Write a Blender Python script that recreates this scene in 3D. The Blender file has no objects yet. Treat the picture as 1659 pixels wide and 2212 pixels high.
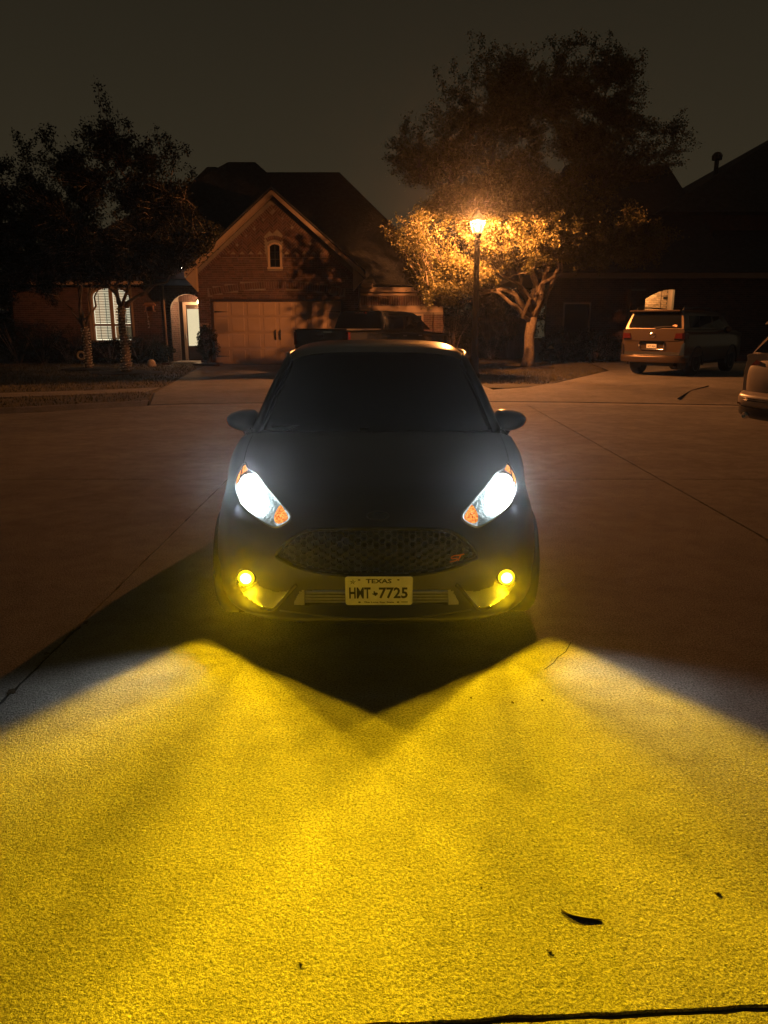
import bpy, math, random
import numpy as np
from mathutils import Vector, Matrix
from mathutils.bvhtree import BVHTree

random.seed(7)
np.random.seed(7)
R = math.radians
scene = bpy.context.scene
col = scene.collection

# ------------------------------------------------------------------ camera
CAM_H = 1.58
PITCH = 13.7
cam_data = bpy.data.cameras.new('camera')
cam = bpy.data.objects.new('camera', cam_data)
col.objects.link(cam)
cam.location = (0, 0, CAM_H)
cam.rotation_euler = (R(90 - PITCH), 0, 0)
cam_data.sensor_fit = 'HORIZONTAL'
cam_data.sensor_width = 36.0
cam_data.lens = 36.0 * 1661.0 / 1659.0
cam_data.clip_start = 0.05
cam_data.clip_end = 500
scene.camera = cam

# ------------------------------------------------------------------ night sky
world = bpy.data.worlds.new('World')
scene.world = world
world.use_nodes = True
wn, wl = world.node_tree.nodes, world.node_tree.links
wn.clear()
w_out = wn.new('ShaderNodeOutputWorld')
w_bg = wn.new('ShaderNodeBackground')
w_tc = wn.new('ShaderNodeTexCoord')
w_sep = wn.new('ShaderNodeSeparateXYZ')
w_ramp = wn.new('ShaderNodeValToRGB')
wl.new(w_tc.outputs['Generated'], w_sep.inputs[0])
wl.new(w_sep.outputs['Z'], w_ramp.inputs[0])
w_ramp.color_ramp.elements[0].position = 0.0
w_ramp.color_ramp.elements[0].color = (0.052, 0.041, 0.0225, 1)
w_ramp.color_ramp.elements[1].position = 0.42
w_ramp.color_ramp.elements[1].color = (0.0215, 0.0180, 0.0112, 1)
wl.new(w_ramp.outputs[0], w_bg.inputs[0])
w_bg.inputs[1].default_value = 0.73
wl.new(w_bg.outputs[0], w_out.inputs[0])

# ------------------------------------------------------------------ light levels, exposure
LAMP_POWER = 2350.0      # sodium street lantern
FOG_POWER = 43.0         # yellow fog lamps
HEAD_POWER = 270.0        # white headlamps
HAZE_DENSITY = 0.00032
scene.view_settings.view_transform = 'Standard'
scene.view_settings.look = 'None'
scene.view_settings.exposure = 0.0
scene.view_settings.gamma = 1.0
scene.view_settings.use_curve_mapping = False
scene.cycles.use_denoising = True
try:
    scene.cycles.denoiser = 'OPENIMAGEDENOISE'
except Exception:
    pass
scene.cycles.max_bounces = 5
scene.cycles.diffuse_bounces = 1
scene.cycles.glossy_bounces = 3
scene.cycles.transmission_bounces = 4
scene.cycles.transparent_max_bounces = 16
scene.cycles.volume_bounces = 0
scene.cycles.sample_clamp_indirect = 4.0
scene.cycles.caustics_reflective = False
scene.cycles.caustics_refractive = False

# ------------------------------------------------------------------ geometry helpers
cp, sp = math.cos(R(PITCH)), math.sin(R(PITCH))
def ray(px, py):
    a, b = (px - 829.5) / 1661.0, (1106.0 - py) / 1661.0
    return Vector((a, cp + b * sp, -sp + b * cp))
def at(px, py, Y):
    d = ray(px, py)
    return Vector((0, 0, CAM_H)) + d * (Y / d.y)
def gnd(px, py, z=0.0):
    d = ray(px, py)
    return Vector((0, 0, CAM_H)) + d * ((z - CAM_H) / d.z)
def topx(p):
    q = Vector(p) - Vector((0, 0, CAM_H))
    zc = q.y * cp - q.z * sp
    yc = q.y * sp + q.z * cp
    return 829.5 + 1661.0 * q.x / zc, 1106.0 - 1661.0 * yc / zc

class MB:
    """collects verts and faces, builds one mesh object"""
    def __init__(s):
        s.v, s.f = [], []
    def add(s, vs, fs):
        b = len(s.v)
        s.v.extend([tuple(p) for p in vs])
        s.f.extend([tuple(i + b for i in q) for q in fs])
        return s
    def box(s, x0, x1, y0, y1, z0, z1):
        return s.add([(x0, y0, z0), (x1, y0, z0), (x1, y1, z0), (x0, y1, z0), (x0, y0, z1), (x1, y0, z1), (x1, y1, z1), (x0, y1, z1)],
                     [(0, 3, 2, 1), (4, 5, 6, 7), (0, 1, 5, 4), (1, 2, 6, 5), (2, 3, 7, 6), (3, 0, 4, 7)])
    def cbox(s, c, ux, uy, uz):
        """box by centre and three half-extent vectors"""
        c, ux, uy, uz = Vector(c), Vector(ux), Vector(uy), Vector(uz)
        vs = [c + ux * a + uy * b + uz * d for d in (-1, 1) for a, b in ((-1, -1), (1, -1), (1, 1), (-1, 1))]
        return s.add(vs, [(0, 3, 2, 1), (4, 5, 6, 7), (0, 1, 5, 4), (1, 2, 6, 5), (2, 3, 7, 6), (3, 0, 4, 7)])
    def bevbox(s, x0, x1, y0, y1, z0, z1, b):
        """box with a chamfered top edge and chamfered uprights"""
        o = [(x0 + b, y0), (x1 - b, y0), (x1, y0 + b), (x1, y1 - b), (x1 - b, y1), (x0 + b, y1), (x0, y1 - b), (x0, y0 + b)]
        i = [(x0 + 2 * b, y0 + b), (x1 - 2 * b, y0 + b), (x1 - b, y0 + 2 * b), (x1 - b, y1 - 2 * b), (x1 - 2 * b, y1 - b), (x0 + 2 * b, y1 - b), (x0 + b, y1 - 2 * b), (x0 + b, y0 + 2 * b)]
        vs = [(x, y, z0) for x, y in o] + [(x, y, z1 - b) for x, y in o] + [(x, y, z1) for x, y in i]
        fs = [tuple(range(7, -1, -1)), tuple(range(16, 24))]
        for k in range(8):
            n = (k + 1) % 8
            fs += [(k, n, n + 8, k + 8), (k + 8, n + 8, n + 16, k + 16)]
        return s.add(vs, fs)
    def tube(s, pts, rad, n=8, closed=False, flat=None, cap=True):
        pts = [Vector(p) for p in pts]
        m = len(pts)
        rads = rad if isinstance(rad, (list, tuple)) else [rad] * m
        vs, fs = [], []
        prev = None
        for i, p in enumerate(pts):
            if closed:
                t = pts[(i + 1) % m] - pts[i - 1]
            else:
                t = pts[min(i + 1, m - 1)] - pts[max(i - 1, 0)]
            if t.length < 1e-9:
                t = Vector((0, 0, 1))
            t.normalize()
            if prev is None:
                a = t.cross(Vector((0, 0, 1)))
                if a.length < 0.1:
                    a = t.cross(Vector((0, 1, 0)))
            else:
                a = prev - t * prev.dot(t)
            if a.length < 1e-6:
                a = t.orthogonal()
            a.normalize()
            prev = a
            b = t.cross(a)
            for k in range(n):
                an = 2 * math.pi * k / n
                vs.append(p + (a * math.cos(an) + b * math.sin(an)) * rads[i])
        last = m if closed else m - 1
        for i in range(last):
            j = (i + 1) % m
            for k in range(n):
                l = (k + 1) % n
                fs.append((i * n + k, i * n + l, j * n + l, j * n + k))
        if not closed and cap:
            fs.append(tuple(range(n - 1, -1, -1)))
            fs.append(tuple((m - 1) * n + k for k in range(n)))
        return s.add(vs, fs)
    def prism(s, poly, d):
        """polygon of 3D points extruded by vector d"""
        poly = [Vector(p) for p in poly]
        d = Vector(d)
        n = len(poly)
        vs = poly + [p + d for p in poly]
        fs = [tuple(range(n)), tuple(range(2 * n - 1, n - 1, -1))]
        fs += [(k, k + n, (k + 1) % n + n, (k + 1) % n) for k in range(n)]
        return s.add(vs, fs)
    def lathe(s, c, prof, n=16, axis='z'):
        """prof: list of (r, h)"""
        c = Vector(c)
        vs, fs = [], []
        for r, h in prof:
            for k in range(n):
                an = 2 * math.pi * k / n
                a, b = r * math.cos(an), r * math.sin(an)
                vs.append(c + (Vector((a, b, h)) if axis == 'z' else Vector((h, a, b)) if axis == 'x' else Vector((a, h, b))))
        for i in range(len(prof) - 1):
            for k in range(n):
                l = (k + 1) % n
                fs.append((i * n + k, i * n + l, (i + 1) * n + l, (i + 1) * n + k))
        fs.append(tuple(range(n - 1, -1, -1)))
        fs.append(tuple((len(prof) - 1) * n + k for k in range(n)))
        return s.add(vs, fs)
    def grid(s, P):
        """P: array (a, b, 3)"""
        a, b = len(P), len(P[0])
        vs = [tuple(p) for r in P for p in r]
        fs = [(i * b + j, i * b + j + 1, (i + 1) * b + j + 1, (i + 1) * b + j) for i in range(a - 1) for j in range(b - 1)]
        return s.add(vs, fs)
    def mirror(s):
        n = len(s.v)
        s.v += [(-x, y, z) for x, y, z in s.v]
        s.f += [tuple(reversed([i + n for i in q])) for q in s.f]
        return s
    def mesh(s, name, mat, smooth=False):
        me = bpy.data.meshes.new(name)
        me.from_pydata(s.v, [], s.f)
        me.update()
        if mat:
            me.materials.append(mat)
        if smooth:
            me.shade_smooth()
        return me
    def build(s, name, mat, parent=None, smooth=False, world=False):
        """world=True: verts are in world space and the parent Empty is only translated"""
        if world and parent is not None:
            l = parent_world_loc(parent)
            s.v = [(x - l[0], y - l[1], z - l[2]) for x, y, z in s.v]
        return obj(name, s.mesh(name, mat, smooth), parent)

def parent_world_loc(p):
    l = Vector(p.location)
    while p.parent is not None:
        p = p.parent
        l = l + Vector(p.location)
    return l
def obj(name, mesh, parent=None):
    o = bpy.data.objects.new(name, mesh)
    col.objects.link(o)
    if parent is not None:
        o.parent = parent
    return o
def tag(o, label, cat, group=None):
    o['label'] = label
    o['category'] = cat
    if group:
        o['group'] = group
    return o
def thing(name, label, cat, loc=(0, 0, 0), rz=0.0, group=None):
    o = bpy.data.objects.new(name, None)
    col.objects.link(o)
    o.empty_display_size = 0.2
    o.location = loc
    o.rotation_euler = (0, 0, rz)
    return tag(o, label, cat, group)
def struct(o):
    o['kind'] = 'structure'
    return o

def cr(p0, p1, p2, p3, t):
    return 0.5 * ((2 * p1) + (-p0 + p2) * t + (2 * p0 - 5 * p1 + 4 * p2 - p3) * t * t + (-p0 + 3 * p1 - 3 * p2 + p3) * t ** 3)
def spline(P, k):
    """Catmull-Rom along axis 0, k subdivisions per span"""
    P = np.asarray(P, float)
    E = np.concatenate([[2 * P[0] - P[1]], P, [2 * P[-1] - P[-2]]])
    out = []
    for i in range(len(P) - 1):
        for j in range(k):
            out.append(cr(E[i], E[i + 1], E[i + 2], E[i + 3], j / k))
    out.append(P[-1])
    return np.array(out)
def surface(G, ku, kv):
    G = spline(np.asarray(G, float), kv)
    return spline(G.swapaxes(0, 1), ku).swapaxes(0, 1)

def text_mesh(txt, w, h, bold=0.0):
    """flat text in the XZ plane, centred, scaled to w by h, facing -Y"""
    cu = bpy.data.curves.new('lettering', 'FONT')
    cu.body = txt
    cu.size = 1.0
    cu.offset = bold
    cu.resolution_u = 2
    tmp = bpy.data.objects.new('lettering', cu)
    col.objects.link(tmp)
    dg = bpy.context.evaluated_depsgraph_get()
    dg.update()
    me = bpy.data.meshes.new_from_object(tmp.evaluated_get(dg))
    bpy.data.objects.remove(tmp)
    v = np.array([x.co[:] for x in me.vertices])
    f = [tuple(p.vertices) for p in me.polygons]
    bpy.data.meshes.remove(me)
    lo, hi = v.min(0), v.max(0)
    x = (v[:, 0] - (lo[0] + hi[0]) / 2) / max(hi[0] - lo[0], 1e-6) * w
    z = (v[:, 1] - (lo[1] + hi[1]) / 2) / max(hi[1] - lo[1], 1e-6) * h
    return [(a, 0.0, b) for a, b in zip(x, z)], f

# ------------------------------------------------------------------ materials
def mat(name, base, rough=0.6, metal=0.0, var=0.0, vscale=5.0, bump=0.0, bscale=40.0, spec=0.5, base2=None, emit=None, estr=0.0, coat=0.0, island=0.0):
    m = bpy.data.materials.new(name)
    m.use_nodes = True
    n, l = m.node_tree.nodes, m.node_tree.links
    b = n['Principled BSDF']
    b.inputs['Base Color'].default_value = (*base, 1)
    b.inputs['Roughness'].default_value = rough
    b.inputs['Metallic'].default_value = metal
    b.inputs['Specular IOR Level'].default_value = spec
    b.inputs['Coat Weight'].default_value = coat
    b.inputs['Coat Roughness'].default_value = 0.05
    if emit:
        b.inputs['Emission Color'].default_value = (*emit, 1)
        b.inputs['Emission Strength'].default_value = estr
    tc = n.new('ShaderNodeTexCoord')
    src = None
    if var > 0 or base2:
        nz = n.new('ShaderNodeTexNoise')
        nz.inputs['Scale'].default_value = vscale
        nz.inputs['Detail'].default_value = 5
        nz.inputs['Roughness'].default_value = 0.6
        l.new(tc.outputs['Object'], nz.inputs['Vector'])
        rp = n.new('ShaderNodeValToRGB')
        b2 = base2 or tuple(min(1, c * (1 + var)) for c in base)
        b1 = base if base2 else tuple(c * (1 - var) for c in base)
        rp.color_ramp.elements[0].color = (*b1, 1)
        rp.color_ramp.elements[0].position = 0.32
        rp.color_ramp.elements[1].color = (*b2, 1)
        rp.color_ramp.elements[1].position = 0.68
        l.new(nz.outputs['Fac'], rp.inputs[0])
        src = rp.outputs[0]
    if island > 0:
        g = n.new('ShaderNodeNewGeometry')
        oi = n.new('ShaderNodeObjectInfo')
        ad = n.new('ShaderNodeMath'); ad.operation = 'ADD'
        l.new(g.outputs['Random Per Island'], ad.inputs[0]); l.new(oi.outputs['Random'], ad.inputs[1])
        fr = n.new('ShaderNodeMath'); fr.operation = 'FRACT'
        l.new(ad.outputs[0], fr.inputs[0])
        mr = n.new('ShaderNodeMapRange')
        mr.inputs['To Min'].default_value = 1 - island
        mr.inputs['To Max'].default_value = 1 + island
        l.new(fr.outputs[0], mr.inputs['Value'])
        mx = n.new('ShaderNodeMix'); mx.data_type = 'RGBA'; mx.blend_type = 'MULTIPLY'
        mx.inputs['Factor'].default_value = 1
        if src is not None:
            l.new(src, mx.inputs[6])
        else:
            mx.inputs[6].default_value = (*base, 1)
        cb = n.new('ShaderNodeCombineXYZ')
        for k in range(3):
            l.new(mr.outputs[0], cb.inputs[k])
        l.new(cb.outputs[0], mx.inputs[7])
        src = mx.outputs[2]
    if src is not None:
        l.new(src, b.inputs['Base Color'])
    if bump > 0:
        nb = n.new('ShaderNodeTexNoise')
        nb.inputs['Scale'].default_value = bscale
        nb.inputs['Detail'].default_value = 4
        l.new(tc.outputs['Object'], nb.inputs['Vector'])
        bp = n.new('ShaderNodeBump')
        bp.inputs['Strength'].default_value = 1.0
        bp.inputs['Distance'].default_value = bump
        l.new(nb.outputs['Fac'], bp.inputs['Height'])
        l.new(bp.outputs[0], b.inputs['Normal'])
    return m

def glow(name, colr, strength):
    m = bpy.data.materials.new(name)
    m.use_nodes = True
    n, l = m.node_tree.nodes, m.node_tree.links
    n.clear()
    o = n.new('ShaderNodeOutputMaterial')
    e = n.new('ShaderNodeEmission')
    e.inputs[0].default_value = (*colr, 1)
    e.inputs[1].default_value = strength
    l.new(e.outputs[0], o.inputs[0])
    return m

def clear(name, tint=(1, 1, 1), gloss=0.08, emit=None, estr=0.0, rough=0.03):
    """thin clear pane: transparent with a little gloss (and, for a lit lamp glass, its own glow)"""
    m = bpy.data.materials.new(name)
    m.use_nodes = True
    n, l = m.node_tree.nodes, m.node_tree.links
    n.clear()
    o = n.new('ShaderNodeOutputMaterial')
    t = n.new('ShaderNodeBsdfTransparent'); t.inputs[0].default_value = (*tint, 1)
    g = n.new('ShaderNodeBsdfGlossy'); g.inputs['Roughness'].default_value = rough
    mx = n.new('ShaderNodeMixShader'); mx.inputs[0].default_value = gloss
    l.new(t.outputs[0], mx.inputs[1]); l.new(g.outputs[0], mx.inputs[2])
    s = mx.outputs[0]
    if emit:
        e = n.new('ShaderNodeEmission'); e.inputs[0].default_value = (*emit, 1); e.inputs[1].default_value = estr
        ad = n.new('ShaderNodeAddShader')
        l.new(s, ad.inputs[0]); l.new(e.outputs[0], ad.inputs[1])
        s = ad.outputs[0]
    l.new(s, o.inputs[0])
    return m

def concrete(name, c1, c2, grain=1.0, scale=1.0):
    """sand-finished concrete: speckled colour, stains and a gritty relief"""
    m = bpy.data.materials.new(name)
    m.use_nodes = True
    n, l = m.node_tree.nodes, m.node_tree.links
    b = n['Principled BSDF']
    b.inputs['Roughness'].default_value = 0.75
    b.inputs['Specular IOR Level'].default_value = 0.35
    tc = n.new('ShaderNodeTexCoord')
    geo = n.new('ShaderNodeNewGeometry')
    P = geo.outputs['Position']
    def noise(s, d, rg=0.6):
        x = n.new('ShaderNodeTexNoise')
        x.inputs['Scale'].default_value = s; x.inputs['Detail'].default_value = d; x.inputs['Roughness'].default_value = rg
        l.new(P, x.inputs['Vector'])
        return x.outputs['Fac']
    rp = n.new('ShaderNodeValToRGB')
    rp.color_ramp.elements[0].color = (*c1, 1); rp.color_ramp.elements[0].position = 0.35
    rp.color_ramp.elements[1].color = (*c2, 1); rp.color_ramp.elements[1].position = 0.65
    l.new(noise(1.3, 6), rp.inputs[0])
    sp_ = n.new('ShaderNodeValToRGB')
    sp_.color_ramp.elements[0].color = (0.30, 0.30, 0.30, 1); sp_.color_ramp.elements[0].position = 0.37
    sp_.color_ramp.elements[1].color = (1.25, 1.25, 1.25, 1); sp_.color_ramp.elements[1].position = 0.57
    l.new(noise(110 * scale, 4, 0.75), sp_.inputs[0])
    mx = n.new('ShaderNodeMix'); mx.data_type = 'RGBA'; mx.blend_type = 'MULTIPLY'; mx.inputs['Factor'].default_value = 1
    l.new(rp.outputs[0], mx.inputs[6]); l.new(sp_.outputs[0], mx.inputs[7])
    st_ = n.new('ShaderNodeValToRGB')
    st_.color_ramp.elements[0].color = (0.84, 0.83, 0.82, 1); st_.color_ramp.elements[0].position = 0.36
    st_.color_ramp.elements[1].color = (1.08, 1.08, 1.08, 1); st_.color_ramp.elements[1].position = 0.58
    l.new(noise(5.5, 7, 0.7), st_.inputs[0])
    m2 = n.new('ShaderNodeMix'); m2.data_type = 'RGBA'; m2.blend_type = 'MULTIPLY'; m2.inputs['Factor'].default_value = 1
    l.new(mx.outputs[2], m2.inputs[6]); l.new(st_.outputs[0], m2.inputs[7])
    l.new(m2.outputs[2], b.inputs['Base Color'])
    vo = n.new('ShaderNodeTexVoronoi'); vo.inputs['Scale'].default_value = 240 * scale
    l.new(P, vo.inputs['Vector'])
    b1 = n.new('ShaderNodeBump'); b1.inputs['Distance'].default_value = 0.0100 * grain; b1.inputs['Strength'].default_value = 1
    b1.invert = True
    l.new(vo.outputs['Distance'], b1.inputs['Height'])
    b2 = n.new('ShaderNodeBump'); b2.inputs['Distance'].default_value = 0.0145 * grain; b2.inputs['Strength'].default_value = 1
    l.new(noise(165 * scale, 4, 0.7), b2.inputs['Height'])
    l.new(b1.outputs[0], b2.inputs['Normal'])
    b3 = n.new('ShaderNodeBump'); b3.inputs['Distance'].default_value = 0.0050 * grain; b3.inputs['Strength'].default_value = 1.0
    l.new(noise(62, 3, 0.55), b3.inputs['Height'])
    l.new(b2.outputs[0], b3.inputs['Normal'])
    l.new(b3.outputs[0], b.inputs['Normal'])
    return m

M = {}
M['road'] = concrete('road_concrete', (0.27, 0.26, 0.245), (0.36, 0.345, 0.32))
M['drive'] = concrete('drive_concrete', (0.20, 0.185, 0.17), (0.27, 0.25, 0.23), 0.6)
M['joint'] = mat('joint_filler', (0.02, 0.02, 0.02), 0.9, var=0.4, vscale=30)
M['soil'] = mat('mulch', (0.022, 0.016, 0.012), 0.95, var=0.5, vscale=18, bump=0.03, bscale=25)
M['lawn'] = mat('lawn_turf', (0.055, 0.05, 0.028), 0.95, base2=(0.10, 0.085, 0.045), vscale=2.2, bump=0.02, bscale=60)
M['grass'] = mat('grass_blades', (0.07, 0.065, 0.032), 0.8, base2=(0.13, 0.105, 0.055), vscale=1.7)
M['brick'] = mat('brick_clay', (0.062, 0.030, 0.024), 0.85, var=0.25, vscale=9, bump=0.004, bscale=60, island=0.38)
M['mortar'] = mat('mortar', (0.135, 0.115, 0.10), 0.95, var=0.15, vscale=12)
M['pale_brick'] = mat('pale_brick', (0.42, 0.30, 0.20), 0.85, var=0.25, vscale=9, island=0.3)
M['stucco'] = mat('painted_trim', (0.26, 0.19, 0.145), 0.8, var=0.08, vscale=4)
M['shingle'] = mat('roof_shingle', (0.030, 0.030, 0.032), 0.95, var=0.35, vscale=6, bump=0.02, bscale=14)
M['garage'] = mat('garage_paint', (0.29, 0.205, 0.155), 0.55, var=0.05, vscale=3)
M['door_wood'] = mat('dark_door', (0.028, 0.017, 0.013), 0.4, var=0.3, vscale=12)
M['iron'] = mat('black_iron', (0.012, 0.012, 0.012), 0.5)
M['bark'] = mat('bark', (0.15, 0.115, 0.085), 0.9, var=0.4, vscale=14, bump=0.02, bscale=30)
M['dark_bark'] = mat('dark_bark', (0.19, 0.145, 0.115), 0.9, var=0.4, vscale=14, bump=0.02, bscale=30)
def leafmat(name, c, c2, isl=0.45):
    m = mat(name, c, 0.65, base2=c2, vscale=0.9, island=isl, spec=0.25)
    n, l = m.node_tree.nodes, m.node_tree.links
    b = n['Principled BSDF']
    tr = n.new('ShaderNodeBsdfTranslucent')
    src = b.inputs['Base Color'].links[0].from_socket
    l.new(src, tr.inputs[0])
    mx = n.new('ShaderNodeMixShader'); mx.inputs[0].default_value = 0.3
    l.new(b.outputs[0], mx.inputs[1]); l.new(tr.outputs[0], mx.inputs[2])
    l.new(mx.outputs[0], n['Material Output'].inputs[0])
    return m
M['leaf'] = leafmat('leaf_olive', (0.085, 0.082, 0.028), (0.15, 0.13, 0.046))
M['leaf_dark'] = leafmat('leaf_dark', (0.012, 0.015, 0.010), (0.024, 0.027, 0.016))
M['car'] = mat('graphite_paint', (0.030, 0.032, 0.035), 0.32, 0.25, coat=0.6)
M['car_roof'] = mat('graphite_roof', (0.030, 0.032, 0.035), 0.3, 0.25, coat=0.6)
M['black'] = mat('black_plastic', (0.018, 0.018, 0.018), 0.55, bump=0.0006, bscale=700)
M['gloss_black'] = mat('gloss_black', (0.012, 0.012, 0.012), 0.15)
M['rubber'] = mat('tyre_rubber', (0.015, 0.015, 0.015), 0.85)
M['alloy'] = mat('wheel_alloy', (0.10, 0.10, 0.10), 0.35, 0.8)
M['glass_dark'] = mat('tinted_glass', (0.006, 0.007, 0.008), 0.04, spec=0.22)
M['chrome'] = mat('chrome', (0.75, 0.75, 0.75), 0.14, 1.0)
M['reflector'] = mat('reflector', (0.13, 0.17, 0.17), 0.3, 0.3, bump=0.006, bscale=70)
M['silver'] = mat('silver_plastic', (0.42, 0.41, 0.38), 0.5, 0.0, var=0.08, vscale=40)
M['plate'] = mat('plate_white', (0.86, 0.85, 0.80), 0.5, var=0.08, vscale=25)
M['ink'] = mat('plate_ink', (0.015, 0.017, 0.02), 0.5)
M['orange'] = mat('orange_red_badge', (0.95, 0.26, 0.07), 0.35)
M['amber'] = mat('amber_lens', (0.6, 0.16, 0.02), 0.25)
_n, _l = M['amber'].node_tree.nodes, M['amber'].node_tree.links
_w = _n.new('ShaderNodeTexNoise'); _w.inputs['Scale'].default_value = 130; _w.inputs['Detail'].default_value = 3
_t = _n.new('ShaderNodeTexCoord'); _l.new(_t.outputs['Object'], _w.inputs['Vector'])
_r = _n.new('ShaderNodeValToRGB')
_r.color_ramp.elements[0].position = 0.36; _r.color_ramp.elements[0].color = (0.55, 0.045, 0.004, 1)
_r.color_ramp.elements[1].position = 0.66; _r.color_ramp.elements[1].color = (1.6, 0.75, 0.16, 1)
_l.new(_w.outputs['Fac'], _r.inputs[0])
_l.new(_r.outputs[0], _n['Principled BSDF'].inputs['Emission Color'])
_n['Principled BSDF'].inputs['Emission Strength'].default_value = 1.0
M['amber_off'] = mat('amber_lens_unlit', (0.75, 0.18, 0.02), 0.2)
M['red_lens'] = mat('red_lens', (0.07, 0.012, 0.012), 0.15)
M['gold'] = mat('gold_paint', (0.10, 0.070, 0.047), 0.3, 0.55, coat=0.6)
M['white_paint'] = mat('pearl_white', (0.42, 0.35, 0.30), 0.35, coat=0.25)
M['truck'] = mat('black_truck_paint', (0.018, 0.018, 0.02), 0.25, coat=0.6)
M['vinyl'] = mat('vinyl_cover', (0.05, 0.045, 0.042), 0.5)
M['clear'] = clear('clear_lens')

def beam(light, k, lo, boost=1.0, inner=None, side=0, gain=1.0):
    """photometric pattern of a lamp: strength by the steepness of the ray; boost = glare of the flat beam
    above the horizontal; inner = horizontal normal of the side where the lamp housing cuts the beam off"""
    light.use_nodes = True
    n, l = light.node_tree.nodes, light.node_tree.links
    em_ = n['Emission']
    g = n.new('ShaderNodeNewGeometry')
    sx = n.new('ShaderNodeSeparateXYZ')
    l.new(g.outputs['Incoming'], sx.inputs[0])
    def mth(op, a, b=None):
        m_ = n.new('ShaderNodeMath'); m_.operation = op
        for i_, v_ in enumerate((a, b)):
            if v_ is None: continue
            if isinstance(v_, (int, float)): m_.inputs[i_].default_value = v_
            else: l.new(v_, m_.inputs[i_])
        return m_.outputs[0]
    def mapr(v, f0, f1, t0, t1):
        mr = n.new('ShaderNodeMapRange'); mr.interpolation_type = 'SMOOTHSTEP'
        for nm, q in (('From Min', f0), ('From Max', f1), ('To Min', t0), ('To Max', t1)):
            mr.inputs[nm].default_value = q
        l.new(v, mr.inputs['Value'])
        return mr.outputs[0]
    X, Y, Z = sx.outputs['X'], sx.outputs['Y'], sx.outputs['Z']
    out = mth('POWER', mth('MAXIMUM', mth('ABSOLUTE', Z), lo), k)
    if side:
        hz_ = mth('MAXIMUM', mth('SQRT', mth('SUBTRACT', 1.0, mth('MULTIPLY', Z, Z))), 0.05)
        out = mth('MULTIPLY', out, mapr(mth('DIVIDE', mth('MULTIPLY', X, float(side)), hz_), 0.15, 0.75, 0.10, 1.0))
    if boost != 1.0:
        up = mapr(Z, 0.02, 0.12, 0.0, boost)
        fw = mapr(Y, -0.95, -0.80, 1.0, 0.0)
        out = mth('MULTIPLY', out, mth('ADD', 1.0, mth('MULTIPLY', up, fw)))
    if inner is not None:
        hl = mth('MAXIMUM', mth('SQRT', mth('SUBTRACT', 1.0, mth('MULTIPLY', Z, Z))), 0.05)
        d = mth('DIVIDE', mth('ADD', mth('MULTIPLY', X, inner[0]), mth('MULTIPLY', Y, inner[1])), hl)
        st1 = mapr(d, -0.30, -0.20, 0.62, 0.0)
        st2 = mapr(d, -0.06, 0.0, 0.38, 0.0)
        # soft streaks of a faceted reflector
        az = mth('ARCTAN2', X, mth('MULTIPLY', Y, -1.0))
        wv = mth('ADD', mth('MULTIPLY', mth('SINE', mth('MULTIPLY', az, 9.0)), 0.16), mth('MULTIPLY', mth('SINE', mth('ADD', mth('MULTIPLY', az, 21.0), 1.0)), 0.07))
        out = mth('MULTIPLY', out, mth('MULTIPLY', mth('ADD', st1, st2), mth('ADD', 1.0, wv)))
    # the lamp's wattage carries the gain, so that the pattern itself stays near one
    light.energy *= gain
    out = mth('MULTIPLY', out, 1.0 / gain)
    l.new(out, em_.inputs['Strength'])

# ================================================================== ground
CURB = [(-30, 6.0), (-20, 9.5), (-13, 11.8), (-7, 14.0), (-4.4, 15.7), (0, 16.4), (4, 16.1), (7.5, 15.4), (12, 14.0), (20, 11.0), (30, 7.0)]
def curb_y(x):
    return float(np.interp(x, [c[0] for c in CURB], [c[1] for c in CURB]))
def inpoly(x, y, poly):
    c = False
    n = len(poly)
    j = n - 1
    for i in range(n):
        xi, yi, xj, yj = poly[i][0], poly[i][1], poly[j][0], poly[j][1]
        if (yi > y) != (yj > y) and x < (xj - xi) * (y - yi) / (yj - yi) + xi:
            c = not c
        j = i
    return c

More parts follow.
